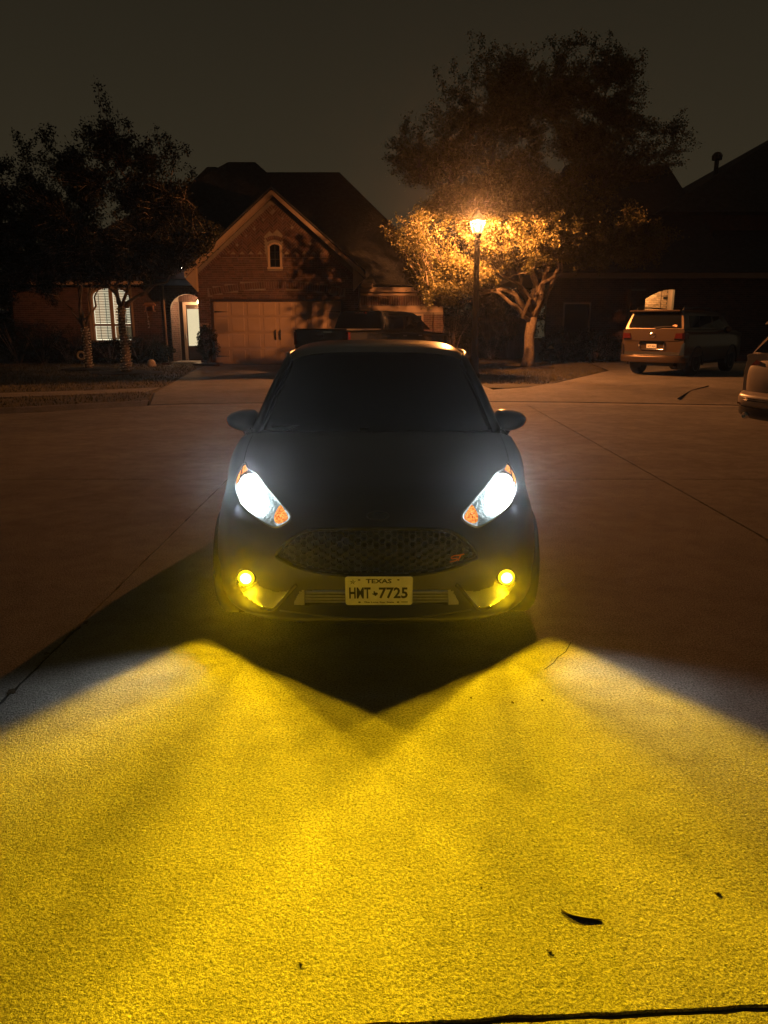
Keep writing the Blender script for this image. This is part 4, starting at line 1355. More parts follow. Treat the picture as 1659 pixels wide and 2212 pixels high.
for k, (px, py, Y, rx, ry, h) in enumerate(hd):
    b = at(px, py, Y)
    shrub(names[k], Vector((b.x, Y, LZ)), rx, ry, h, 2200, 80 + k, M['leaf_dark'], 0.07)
for k, (px, Y, rx, h, lb) in enumerate(((975, 33.5, 1.1, 2.6, 'tall dark evergreen shrub at the corner of the brick wing'), (1060, 34.0, 1.2, 2.9, 'tallest dark evergreen shrub left of the big tree trunk'), (1215, 31.6, 1.0, 1.3, 'dark clipped shrub right of the big tree trunk'), (1285, 31.8, 1.0, 1.2, 'dark clipped shrub between the tree and the gold vehicle'))):
    b = at(px, 780, Y)
    shrub(lb, Vector((b.x, Y, LZ)), rx, 0.9, h, 3000, 95 + k, M['leaf_dark'], 0.085)

# small things in the yards ------------------------------------------------
b = gnd(328, 792, LZ)
rk = MB()
rg = random.Random(4)
V = []
for i, (s_, z) in enumerate(((0.9, -0.02), (1.0, 0.06), (0.92, 0.15), (0.68, 0.22), (0.3, 0.26))):
    for k in range(12):
        a = 2 * math.pi * k / 12
        q = 0.165 * s_ * (1 + rg.uniform(-0.07, 0.07))
        V.append((q * math.cos(a), q * 0.8 * math.sin(a), z + rg.uniform(-0.01, 0.01)))
rk.add(V, [(i * 12 + k, i * 12 + (k + 1) % 12, (i + 1) * 12 + (k + 1) % 12, (i + 1) * 12 + k) for i in range(4) for k in range(12)] + [tuple(48 + k for k in range(12))])
o = rk.build('garden_rock', mat('pale_stone', (0.55, 0.42, 0.30), 0.8, var=0.2, vscale=15), None, True)
o.location = (b.x, b.y, LZ)
tag(o, 'pale rounded garden rock on the lawn edge left of the entry', 'rock')
b = gnd(358, 788, LZ)
o = MB().bevbox(-0.14, 0.14, -0.06, 0.06, 0, 0.07, 0.008).build('edging_stone', M['brick'])
o.location = (b.x, b.y, LZ)
tag(o, 'single edging brick lying in front of the entry step', 'brick')
b = at(175, 768, 28.5)
rn = MB()
rn.tube([(0.13 * math.cos(2 * math.pi * k / 24), 0, 0.13 * math.sin(2 * math.pi * k / 24)) for k in range(24)], 0.04, 8, True)
t = thing('ring_ornament', 'pale tan ring ornament on a stake left of the slim wrapped tree', 'ornament', (b.x, 28.5, LZ))
for i in range(len(rn.v)):
    rn.v[i] = (rn.v[i][0], rn.v[i][1], rn.v[i][2] + b.z - LZ)
rn.build('ring', mat('tan_ring', (0.42, 0.32, 0.2), 0.8, var=0.4, vscale=30), t, True)
MB().tube([(0, 0.0, -0.05), (0, 0.0, b.z - LZ - 0.15)], 0.01, 5).build('stake', M['iron'], t)
# bird feeder hanging from a low twig of the wrapped tree
b = at(323, 664, YA)
t = thing('bird_feeder', 'small box bird feeder hanging from the right limb of the wrapped tree', 'bird feeder', (b.x, YA, b.z))
M['feeder'] = mat('feeder_wood', (0.34, 0.17, 0.10), 0.7, var=0.2, vscale=20)
MB().bevbox(-0.15, 0.15, -0.11, 0.11, -0.13, -0.10, 0.005).build('tray', M['feeder'], t)
MB().box(-0.12, -0.105, -0.08, 0.08, -0.10, 0.05).box(0.105, 0.12, -0.08, 0.08, -0.10, 0.05).box(-0.104, 0.104, 0.06, 0.075, -0.10, 0.05).build('walls', M['feeder'], t)
MB().prism([(-0.17, -0.12, 0.05), (0.17, -0.12, 0.05), (0.14, 0.0, 0.12), (-0.14, 0.0, 0.12)], (0, 0.0, 0.02)).prism([(-0.14, 0.001, 0.12), (0.14, 0.001, 0.12), (0.17, 0.12, 0.05), (-0.17, 0.12, 0.05)], (0, 0, 0.02)).build('roof', M['feeder'], t)
MB().tube([(0, 0, 0.13), (-0.04, 0, 0.45), (-0.22, 0.02, 0.62)], 0.006, 4).build('hanger', M['iron'], t)
ch = MB()
ch.tube([(-0.08, -0.05, -0.13), (-0.06, -0.05, -0.35), (-0.02, -0.05, -0.60)], 0.006, 4)
for z in (-0.28, -0.42, -0.5, -0.60):
    ch.cbox((-0.05, -0.05, z), (0.022, 0, 0), (0, 0.015, 0), (0, 0, 0.02))
ch.build('chime', mat('pale_chime', (0.6, 0.55, 0.5), 0.4, 0.3), t)
# little path light on the right lawn
b = at(1190, 750, 29.5)
t = thing('path_light', 'small garden light with a pale conical cap on the right lawn', 'path light', (b.x, 29.5, LZ))
hh = b.z - LZ
MB().tube([(0, 0, -0.03), (0, 0, hh - 0.02)], 0.018, 6).build('stake', M['iron'], t)
MB().lathe((0, 0, hh), [(0.13, -0.05), (0.125, -0.03), (0.05, 0.04), (0.012, 0.07)], 12).build('cap', mat('pale_cap', (0.7, 0.55, 0.4), 0.5), t)

# ================================================================== main car
def wheel(parent, x, y, r, w, spokes=5, hubr=0.62):
    s = 1 if x > 0 else -1
    t = MB().lathe((0, 0, 0), [(r * 0.64, -w / 2), (r * 0.90, -w / 2), (r * 0.985, -w * 0.40), (r, -w * 0.2), (r, w * 0.2), (r * 0.985, w * 0.40), (r * 0.90, w / 2), (r * 0.64, w / 2)], 28, 'x')
    o = t.build('wheel', M['rubber'], parent, True)
    o.location = (x, y, r)
    rm = MB()
    rm.lathe((0, 0, 0), [(r * 0.66, s * w * 0.10), (r * 0.66, s * (w * 0.52)), (r * 0.60, s * (w * 0.50)), (r * 0.58, s * w * 0.15)], 24, 'x')
    for k in range(spokes):
        a = 2 * math.pi * k / spokes
        d = Vector((0, math.cos(a), math.sin(a)))
        e = Vector((0, -math.sin(a), math.cos(a)))
        rm.cbox(d * r * 0.33 + Vector((s * w * 0.40, 0, 0)), d * r * 0.30, e * r * 0.075, (w * 0.06, 0, 0))
    rm.lathe((0, 0, 0), [(r * 0.13, s * w * 0.36), (r * 0.12, s * w * 0.50)], 12, 'x')
    rm.build('rim', M['alloy'], o)
    return o

CL = Vector((-0.035, 3.33, 0))
car = thing('hatchback_car', 'dark graphite hatchback facing the camera with headlamps and yellow fog lamps on', 'car', CL, R(0.45))
camL = Vector((0, 0, CAM_H)) - CL
X0 = [0, .22, .42, .60, .72, .79, .825]
rows = [
    ([.22, .23, .27, .36, .48, .57, .62], [.185] * 7),
    ([.012, .018, .045, .13, .29, .46, .57], [.235] * 7),
    ([.028, .038, .075, .165, .31, .46, .55], [.33] * 7),
    ([.025, .04, .085, .17, .305, .45, .52], [.43] * 7),
    ([.01, .025, .07, .155, .29, .45, .54], [.53, .53, .53, .53, .53, .525, .52]),
    ([.03, .045, .09, .17, .31, .48, .60], [.62, .62, .62, .62, .62, .615, .60]),
    ([.085, .10, .14, .22, .365, .54, .68], [.70, .70, .70, .70, .70, .69, .65]),
    ([.17, .18, .22, .30, .45, .63, .78], [.77, .77, .766, .758, .748, .735, .67]),
    ([.32, .33, .37, .45, .59, .75, .88], [.835, .835, .828, .812, .795, .775, .675]),
    ([.60, .60, .63, .69, .80, .91, .98], [.905, .905, .895, .877, .855, .82, .67]),
    ([.86, .87, .89, .94, 1.02, 1.08, 1.08], [.955, .955, .946, .926, .90, .85, .645]),
    ([1.08, 1.09, 1.12, 1.19, 1.30, 1.33, 1.16], [.985, .985, .976, .962, .935, .87, .61]),
]
XS = [X0] * 6 + [X0, X0, [0, .22, .42, .60, .73, .80, .835], [0, .22, .42, .61, .745, .82, .845], [0, .22, .43, .62, .76, .835, .855], [0, .23, .44, .63, .77, .845, .86]]
G = [[(XS[i][j], rows[i][0][j], rows[i][1][j]) for j in range(7)] for i in range(len(rows))]
S = surface(G, 16, 14)
def bvh_of(P):
    a, b = P.shape[:2]
    vs = [Vector(p) for r in P for p in r]
    fs = [(i * b + j, i * b + j + 1, (i + 1) * b + j + 1, (i + 1) * b + j) for i in range(a - 1) for j in range(b - 1)]
    m = len(vs)
    vs += [Vector((-p.x, p.y, p.z)) for p in vs]
    fs += [tuple(k + m for k in reversed(f)) for f in fs]
    return BVHTree.FromPolygons(vs, fs)
BV = bvh_of(S)
def hit(px, py, off=0.0):
    """point of the car's front skin seen at a place of the photograph, moved off along its normal"""
    d = ray(px, py).normalized()
    p, n, i, ds = BV.ray_cast(camL, d)
    if p is None:
        p, n, i, ds = BV.find_nearest(camL + d * 3.8)
    if n.dot(d) > 0:
        n = -n
    return p + n * off
def hitxz(x, z, off=0.0):
    p, n, i, ds = BV.ray_cast(Vector((x, -2, z)), Vector((0, 1, 0)))
    if p is None:
        p, n, i, ds = BV.find_nearest(Vector((x, 0.2, z)))
    if n.y > 0:
        n = -n
    return p + n * off
z1 = lambda q: ((850 + q[0] * 0.7836) * 0.54004, (1300 + q[1] * 0.7836) * 0.54004)
z6 = lambda q: ((900 + q[0] * 0.36166) * 0.54004, (1800 + q[1] * 0.36166) * 0.54004)
z7 = lambda q: ((1500 + q[0] * 0.42194) * 0.54004, (1800 + q[1] * 0.42194) * 0.54004)
def dense(poly, k=3, closed=True):
    P = [np.array(p, float) for p in poly]
    n = len(P)
    out = []
    rng = range(n) if closed else range(n - 1)
    for i in rng:
        if closed:
            a, b, c, d = P[i - 1], P[i], P[(i + 1) % n], P[(i + 2) % n]
        else:
            a, b, c, d = P[max(i - 1, 0)], P[i], P[i + 1], P[min(i + 2, n - 1)]
        for j in range(k):
            out.append(tuple(cr(a, b, c, d, j / k)))
    if not closed:
        out.append(tuple(P[-1]))
    return out
grille_px = dense([z1(q) for q in [(328, 1172), (380, 1112), (440, 1068), (505, 1047), (620, 1043), (840, 1040), (1060, 1043), (1175, 1047), (1240, 1066), (1300, 1111), (1352, 1178), (1310, 1205), (1230, 1238), (1130, 1261), (1000, 1276), (840, 1282), (680, 1276), (550, 1261), (450, 1238), (370, 1205)]])
head_px = dense([z7(q) for q in [(1262, 128), (1232, 182), (1150, 228), (1085, 310), (1020, 392), (940, 482), (880, 547), (832, 605), (826, 650), (862, 692), (930, 726), (990, 728), (1070, 690), (1180, 618), (1270, 530), (1330, 432), (1352, 350), (1346, 275), (1312, 190)]])
fog_px = dense([z7(q) for q in [(778, 1288), (870, 1338), (1000, 1330), (1120, 1285), (1165, 1180), (1255, 1132), (1330, 1165), (1348, 1240), (1312, 1315), (1240, 1392), (1110, 1482), (1010, 1506), (958, 1486), (878, 1392)]])
intake_px = [z1(q) for q in [(412, 1428), (455, 1352), (560, 1352), (840, 1352), (1120, 1352), (1222, 1352), (1262, 1428), (1100, 1431), (840, 1433), (580, 1431)]]
def poly3(px, off=0.0, flip=False):
    out = []
    for p in px:
        h = hit(p[0], p[1], off)
        out.append(Vector((-h.x, h.y, h.z)) if flip else h)
    return out
# photograph places on the right half are stored as positive car x
def pxp(p):
    return topx(Vector((abs(p[0]), p[1], p[2])) + CL)
# body shell: skin with openings for lamps, grille and intakes
a_, b_ = S.shape[:2]
keep = []
for i in range(a_ - 1):
    for j in range(b_ - 1):
        c = (S[i, j] + S[i + 1, j + 1] + S[i, j + 1] + S[i + 1, j]) / 4
        q = pxp(c)
        if c[2] < 0.66 and inpoly(q[0], q[1], fog_px): continue
        if inpoly(q[0], q[1], head_px): continue
        if inpoly(q[0], q[1], grille_px): continue
        if inpoly(q[0], q[1], intake_px): continue
        keep.append((i * b_ + j, i * b_ + j + 1, (i + 1) * b_ + j + 1, (i + 1) * b_ + j))
hoodrow = 7 * 14 - 4
def skin(sel, name, m):
    used = sorted({k for f in sel for k in f})
    mp = {k: i for i, k in enumerate(used)}
    flat = S.reshape(-1, 3)
    mb = MB()
    mb.add([flat[k] for k in used], [tuple(mp[k] for k in f) for f in sel])
    mb.mirror()
    return mb.build(name, m, car, True)
def row_of(f):
    return f[0] // b_
def col_of(f):
    return f[0] % b_
bumper = skin([f for f in keep if row_of(f) < hoodrow - 6], 'front_bumper', M['car'])
hood = skin([f for f in keep if row_of(f) >= hoodrow - 6 and col_of(f) < 4 * 16 - 4], 'bonnet', M['car'])
for s_ in (1, -1):
    sel = [f for f in keep if row_of(f) >= hoodrow - 6 and col_of(f) >= 4 * 16 - 4]
    used = sorted({k for f in sel for k in f})
    mp = {k: i for i, k in enumerate(used)}
    flat = S.reshape(-1, 3)
    MB().add([(flat[k][0] * s_, flat[k][1], flat[k][2]) for k in used], [tuple(mp[k] for k in f) for f in sel]).build('front_wing', M['car'], car, True)
# shut lines between bonnet, wings and bumper
for s in (1, -1):
    c_ = 4 * 16 - 4
    MB().tube([(s * S[i, c_][0], S[i, c_][1], S[i, c_][2] - 0.0015) for i in range(hoodrow + 14, a_, 4)], 0.0035, 4).build('shut_line', M['black'], car)
# --- grille
gout = poly3(grille_px, 0.004)
gr = MB().tube(gout, 0.0085, 6, True).build('grille_frame', M['gloss_black'], car, True)
g2 = [p + Vector((0, 0.016, 0)) for p in poly3([(813 + (p[0] - 813) * 0.977, 1189 + (p[1] - 1189) * 0.92) for p in grille_px], 0.0)]
MB().tube(g2, 0.007, 6, True).build('inner_frame', M['black'], gr, True)
M['mesh'] = mat('grille_plastic', (0.13, 0.125, 0.115), 0.42)
hx = MB()
Rh = 0.0185
cz0 = 0.60
for i in range(-22, 23):
    for j in range(-6, 7):
        x, z = i * Rh * 1.5, cz0 + (j + (0.5 if i % 2 else 0)) * Rh * 1.80
        q = topx(hitxz(x, z) + CL)
        gx = 813 + (q[0] - 813) / 0.975
        gy = 1189 + (q[1] - 1189) / 0.93
        if not inpoly(gx, gy, grille_px):
            continue
        ro, ri, rb = Rh * 1.02, Rh * 0.84, Rh * 0.70
        ring = []
        for r_, d_ in ((ro, 0.013), (ri, 0.010), (rb, 0.042)):
            for k in range(6):
                an = math.pi / 3 * k
                p = hitxz(x + r_ * math.cos(an), z + r_ * math.sin(an) * 1.02)
                ring.append(p + Vector((0, d_, 0)))
        fs = []
        for k in range(6):
            n = (k + 1) % 6
            fs += [(k, n, n + 6, k + 6), (k + 6, n + 6, n + 12, k + 12)]
        if j < 0:
            fs.append((12, 13, 14, 15, 16, 17))
        hx.add(ring, fs)
hx.build('honeycomb', M['mesh'], gr)
bk = MB()
ctr = np.mean([np.array(p) for p in grille_px], 0)
def patch(px, off, rings=5, flip=False, shift=(0, 0, 0)):
    c = np.mean([np.array(p) for p in px], 0)
    mb = MB()
    n = len(px)
    V = []
    for k in range(1, rings + 1):
        for p in px:
            q = c + (np.array(p) - c) * k / rings
            h = hit(q[0], q[1], off) + Vector(shift)
            V.append((-h.x if flip else h.x, h.y, h.z))
    h = hit(c[0], c[1], off) + Vector(shift)
    V.append((-h.x if flip else h.x, h.y, h.z))
    F = [(i * n + k, i * n + (k + 1) % n, (i + 1) * n + (k + 1) % n, (i + 1) * n + k) for i in range(rings - 1) for k in range(n)]
    F += [(len(V) - 1, k, (k + 1) % n) for k in range(n)]
    mb.add(V, F)
    return mb
patch(grille_px, 0, 4, shift=(0, 0.075, 0)).build('grille_back', M['black'], gr, True)
# maker's oval (blanked out, dark) on the bonnet nose
ov = [z1((845 + 55 * math.cos(2 * math.pi * k / 28), 977 + 21 * math.sin(2 * math.pi * k / 28))) for k in range(28)]
em = patch(ov, 0.007, 3).build('oval_emblem', M['gloss_black'], car, True)
MB().tube(poly3(ov, 0.006), 0.0028, 5, True).build('rim', mat('emblem_rim', (0.07, 0.07, 0.066), 0.3, 0.6), em, True)
# red ST letters on the mesh
st = MB()
for path in ([(806, 1002), (745, 1009), (727, 1024), (735, 1034), (776, 1031), (782, 1041), (764, 1053), (713, 1066)], [(772, 1004), (848, 991)], [(818, 997), (790, 1054)]):
    st.tube([hit(*z7(p), 0.0) + Vector((0, 0.004, 0)) for p in dense(path, 3, False)] if len(path) > 2 else [hit(*z7(p), 0.0) + Vector((0, 0.004, 0)) for p in path], 0.0036, 5)
o = st.build('letter_badge', M['orange'], gr)
o['label'] = 'orange red letters ST fixed on the mesh'
# --- headlamps
white_px = dense([z7(q) for q in [(1185, 235), (1285, 250), (1338, 330), (1322, 425), (1255, 525), (1165, 585), (1095, 570), (1080, 490), (1098, 385), (1135, 295)]], 2)
turn_px = dense([z7(q) for q in [(925, 525), (962, 575), (985, 640), (970, 692), (925, 702), (872, 675), (850, 642), (888, 575)]], 2)
mark_px = dense([z7(q) for q in [(1262, 136), (1238, 186), (1290, 222), (1330, 275), (1346, 335), (1344, 275), (1310, 195)]], 2)
M['head_white'] = glow('headlamp_white', (0.90, 0.97, 1.0), 22.0)
M['fog_yellow'] = glow('foglamp_yellow', (1.0, 0.62, 0.015), 2.2)
M['fog_core'] = glow('foglamp_core', (1.0, 0.80, 0.20), 9.0)
hcx, hcy = np.mean([np.array(p) for p in head_px], 0)
for s in (1, -1):
    fl_ = s < 0
    hb = MB()
    n = len(head_px)
    V = []
    for sc_, dp in ((1.0, 0.0), (0.97, 0.03), (0.85, 0.065), (0.5, 0.085), (0.12, 0.09)):
        for p in head_px:
            h = hit(hcx + (p[0] - hcx) * sc_, hcy + (p[1] - hcy) * sc_) + Vector((0, dp, 0))
            V.append((h.x * s, h.y, h.z))
    hb.add(V, [(i * n + k, i * n + (k + 1) % n, (i + 1) * n + (k + 1) % n, (i + 1) * n + k) for i in range(4) for k in range(n)] + [tuple(4 * n + k for k in range(n))])
    head = hb.build('headlamp', M['reflector'], car, True)
    head['label'] = 'headlamp shining white with amber corners'
    patch(white_px, 0, 4, fl_, shift=(0, 0.022, 0)).build('reflector_bowl', M['head_white'], head, True)
    patch(turn_px, 0, 3, fl_, shift=(0, 0.012, 0)).build('turn_signal', M['amber'], head, True)
    patch(mark_px, 0, 3, fl_, shift=(0, 0.006, 0)).build('side_marker', M['amber'], head, True)
    patch(head_px, 0.004, 5, fl_).build('lens', M['clear'], head, True)
    MB().tube(poly3(head_px, 0.004, fl_), 0.0048, 6, True).build('rim', mat('lens_rim', (0.62, 0.66, 0.62), 0.25, 0.6), head, True)
    wc = hit(*z7((1215, 400)))
    ld = lamp('headlamp_light', 'SPOT', (wc.x * s, wc.y - 0.035, wc.z - 0.01), (0.90, 0.96, 1.0), HEAD_POWER, 0.05, head)
    ld.data.spot_size = R(178)
    ld.data.spot_blend = 0.35
    ld.rotation_euler = Vector((-s * 0.363, -0.907, -0.216)).to_track_quat('-Z', 'Y').to_euler()
    beam(ld.data, 2.5, 0.15, 1050.0, side=s, gain=0.3)
    ic = hit(*z7((1060, 520)))
    lamp('headlamp_bulb', 'POINT', (ic.x * s, ic.y + 0.022, ic.z), (0.86, 0.95, 1.0), 0.003, 0.012, head)
# --- fog lamps in their recesses
fcx, fcy = np.mean([np.array(p) for p in fog_px], 0)
for s in (1, -1):
    n = len(fog_px)
    V = []
    cen = hit(fcx, fcy)
    for sc_, dp, up in ((1.0, 0.0, 0.0), (0.93, 0.035, 0.012), (0.80, 0.10, 0.05)):
        for p in fog_px:
            h = hit(p[0], p[1])
            low = max(0.0, min(1.0, (cen.z - h.z + 0.02) / 0.06))
            q = cen + (h - cen) * sc_ + Vector((0, dp, up * low))
            V.append((q.x * s, q.y, q.z))
    M.setdefault('recess', mat('recess_shaded', (0.014, 0.014, 0.014), 0.6, bump=0.0015, bscale=500))  # recess interior darkened in colour so that it stays in shade
    M.setdefault('lip_lit', mat('recess_lip_lit', (0.11, 0.11, 0.10), 0.5, bump=0.002, bscale=450))  # lower wall in a paler colour so that it looks lit
    quads = [(i, k) for i in range(2) for k in range(n)]
    isl = lambda k: hit(*fog_px[k]).z < cen.z - 0.012
    qf = lambda sel: [(i * n + k, i * n + (k + 1) % n, (i + 1) * n + (k + 1) % n, (i + 1) * n + k) for i, k in sel]
    rec = MB().add(V, qf([q for q in quads if not isl(q[1])]) + [tuple(2 * n + k for k in range(n))]).build('fog_recess', M['recess'], car)
    MB().add(V, qf([q for q in quads if isl(q[1])])).build('recess_lip_lit', M['lip_lit'], rec)
    bo = dense([z7(q) for q in [(766, 1276), (790, 1296), (880, 1404), (958, 1494), (1010, 1516), (1100, 1492)]], 4, False)
    MB().tube([Vector((p.x * s, p.y, p.z)) for p in poly3(bo, 0.006)], 0.010, 6).build('recess_blade', M['gloss_black'], rec, True)
    fc = hit(*z7((1255, 1218)))
    fx = fc + Vector((0, 0.008, 0))
    fb2 = MB().lathe((fx.x * s, fx.y, fx.z), [(0.046, 0.10), (0.050, 0.03), (0.049, 0.0), (0.043, -0.004), (0.040, 0.004), (0.038, 0.02)], 24, 'y')
    fo = fb2.build('fog_lamp', M['black'], car, True)
    fo['label'] = 'round fog lamp shining yellow'
    ln = MB().lathe((fx.x * s, fx.y, fx.z), [(0.0395, 0.006), (0.035, -0.002), (0.027, -0.005), (0.026, 0.004)], 24, 'y')
    ln.build('lens', M['fog_yellow'], fo, True)
    MB().lathe((fx.x * s, fx.y, fx.z), [(0.0275, -0.0045), (0.016, -0.0075), (0.005, -0.0085)], 20, 'y').build('hot_core', M['fog_core'], fo, True)
    ld = lamp('fog_lamp_light', 'SPOT', (fx.x * s, fx.y - 0.022, fx.z), (1.0, 0.60, 0.004), FOG_POWER, 0.022, fo)
    ld.data.spot_size = R(178)
    ld.data.spot_blend = 0.14
    ld.rotation_euler = Vector((-s * 0.567, -0.39, -0.725)).to_track_quat('-Z', 'Y').to_euler()
    beam(ld.data, -2.0, 0.13, inner=(-s * 0.68, 0.735), gain=20.0)
    lamp('fog_lamp_spill', 'POINT', (fx.x * s - s * 0.015, fx.y - 0.014, fx.z - 0.052), (1.0, 0.64, 0.01), 1.0, 0.008, fo)  # extra point light added to brighten the recess lip
# --- lower intake: bars, end wedges, splitter
ib = patch(intake_px, 0, 3, shift=(0, 0.06, 0)).build('intake_back', M['black'], car, True)
for k, yy in enumerate((1371, 1387, 1402, 1417)):
    path = [hit(*z1((472 + (1205 - 472) * t / 16, yy)), 0.0) + Vector((0, 0.012, 0)) for t in range(17)]
    bm_ = MB()
    for t in range(16):
        a, b = path[t], path[t + 1]
        bm_.add([a + Vector((0, 0, 0.0042)), b + Vector((0, 0, 0.0042)), b + Vector((0, 0, -0.0042)), a + Vector((0, 0, -0.0042)), a + Vector((0, 0.02, 0.006)), b + Vector((0, 0.02, 0.006)), b + Vector((0, 0.02, -0.006)), a + Vector((0, 0.02, -0.006))],
                [(0, 1, 2, 3), (4, 5, 1, 0), (3, 2, 6, 7)])
    bm_.build('intake_bar', M['silver'], ib)
for s in (1, -1):
    wp = [z1(q) for q in ((1205, 1354), (1226, 1353), (1263, 1427), (1205, 1429))]
    P4 = poly3(wp, -0.002, s < 0)
    MB().prism(P4, (0, 0.02, 0)).build('intake_wedge', M['silver'], ib)
sp_px = dense([z1(q) for q in [(345, 1455), (600, 1487), (840, 1497), (1080, 1487), (1320, 1455)]], 8, False)
MB().tube(poly3(sp_px, 0.001), 0.0035, 5).build('splitter_edge', mat('splitter_edge', (0.10, 0.10, 0.09), 0.4), car, True)
# --- licence plate
PC = Vector((0.012, -0.032, 0.408))
tl = R(14)
pe = MB()
pw2, ph2, rc = 0.1524, 0.0762, 0.012
prof = []
for cx_, cz_, a0 in ((pw2 - rc, ph2 - rc, 0), (-pw2 + rc, ph2 - rc, 90), (-pw2 + rc, -ph2 + rc, 180), (pw2 - rc, -ph2 + rc, 270)):
    for k in range(5):
        a = R(a0 + 90 * k / 4)
        prof.append((cx_ + rc * math.cos(a), 0, cz_ + rc * math.sin(a)))
pe.prism(prof, (0, 0.003, 0))
plate = pe.build('licence_plate', M['plate'], car)
plate['label'] = 'white Texas plate HMT 7725'
plate.location = PC
plate.rotation_euler = (tl, 0, 0)
def on_plate(vs, fs, x, z, name, m, parent=plate, y=-0.0012):
    MB().add([(a + x, y, b + z) for a, _, b in vs], fs).build(name, m, parent)
for txt, x, z, w_, h_, bo_ in (('TEXAS', -0.001, 0.0535, 0.116, 0.0235, 0.03), ('HMT', -0.0865, -0.010, 0.097, 0.060, 0.025), ('7725', 0.065, -0.010, 0.131, 0.060, 0.025), ('The Lone Star State', 0.0, -0.0605, 0.138, 0.0085, 0.03)):
    vs, fs = text_mesh(txt, w_, h_, bo_)
    on_plate(vs, fs, x, z, 'lettering', M['ink'])
tx_ = [(-.0135, -.001), (-.006, -.001), (-.006, .0115), (.000, .0115), (.000, .0045), (.0125, .003), (.0135, -.005), (.008, -.0085), (.0045, -.0150), (-.001, -.0125), (-.0045, -.0075), (-.0085, -.0085)]
on_plate([(a, 0, b) for a, b in tx_], [tuple(range(len(tx_)))], -0.0185, -0.012, 'state_shape', M['ink'])
star = [((0.0165 if k % 2 == 0 else 0.0068) * math.sin(2 * math.pi * k / 10), 0, (0.0165 if k % 2 == 0 else 0.0068) * math.cos(2 * math.pi * k / 10)) for k in range(10)]
sf = []
for k in range(10):
    if k % 2 == 0:
        sf.append((10, k, (k + 1) % 10))
on_plate(star + [(0, 0, 0)], sf, -0.118, 0.0485, 'lone_star', M['ink'])
on_plate([(0.84 * a, 0, 0.84 * c) for a, b, c in star], [], -0.118, 0.0485, 'x', M['ink']) if False else None
for dx, dz in ((-0.089, 0.060), (0.087, 0.060), (-0.089, -0.0605), (0.087, -0.0605)):
    on_plate([(0.0058 * math.cos(2 * math.pi * k / 12), 0, 0.0038 * math.sin(2 * math.pi * k / 12)) for k in range(12)], [tuple(range(12))], dx, dz, 'bolt', M['ink'])
on_plate([(-0.015, 0, -0.0018), (0.015, 0, -0.0018), (0.015, 0, 0.0018), (-0.015, 0, 0.0018)], [(0, 1, 2, 3)], 0.1165, -0.0595, 'small_print', M['iron'])
MB().box(-0.14, 0.14, -0.02, 0.05, 0.36, 0.455).build('plate_bracket', M['black'], car)
# --- greenhouse
WS = surface([[(0, 1.05, .98), (.35, 1.09, .975), (.58, 1.21, .965), (.725, 1.39, .955)],
              [(0, 1.45, 1.205), (.33, 1.47, 1.20), (.545, 1.56, 1.18), (.665, 1.69, 1.15)],
              [(0, 1.87, 1.402), (.31, 1.89, 1.395), (.495, 1.95, 1.372), (.595, 2.03, 1.338)]], 5, 6)
def two(P, name, m, smooth=True):
    mb = MB().grid(P.tolist())
    mb.mirror()
    return mb.build(name, m, car, smooth)
ws = two(WS, 'windscreen', M['glass_dark'])
roof = two(surface([[(0, 1.87, 1.404), (.31, 1.89, 1.397), (.495, 1.95, 1.374), (.60, 2.03, 1.336)],
             [(0, 2.2, 1.452), (.33, 2.21, 1.447), (.53, 2.24, 1.42), (.625, 2.28, 1.372)],
             [(0, 2.75, 1.468), (.33, 2.75, 1.462), (.53, 2.76, 1.435), (.625, 2.78, 1.38)],
             [(0, 3.45, 1.415), (.32, 3.44, 1.41), (.50, 3.42, 1.39), (.585, 3.38, 1.345)]], 6, 6), 'roof', M['car_roof'])
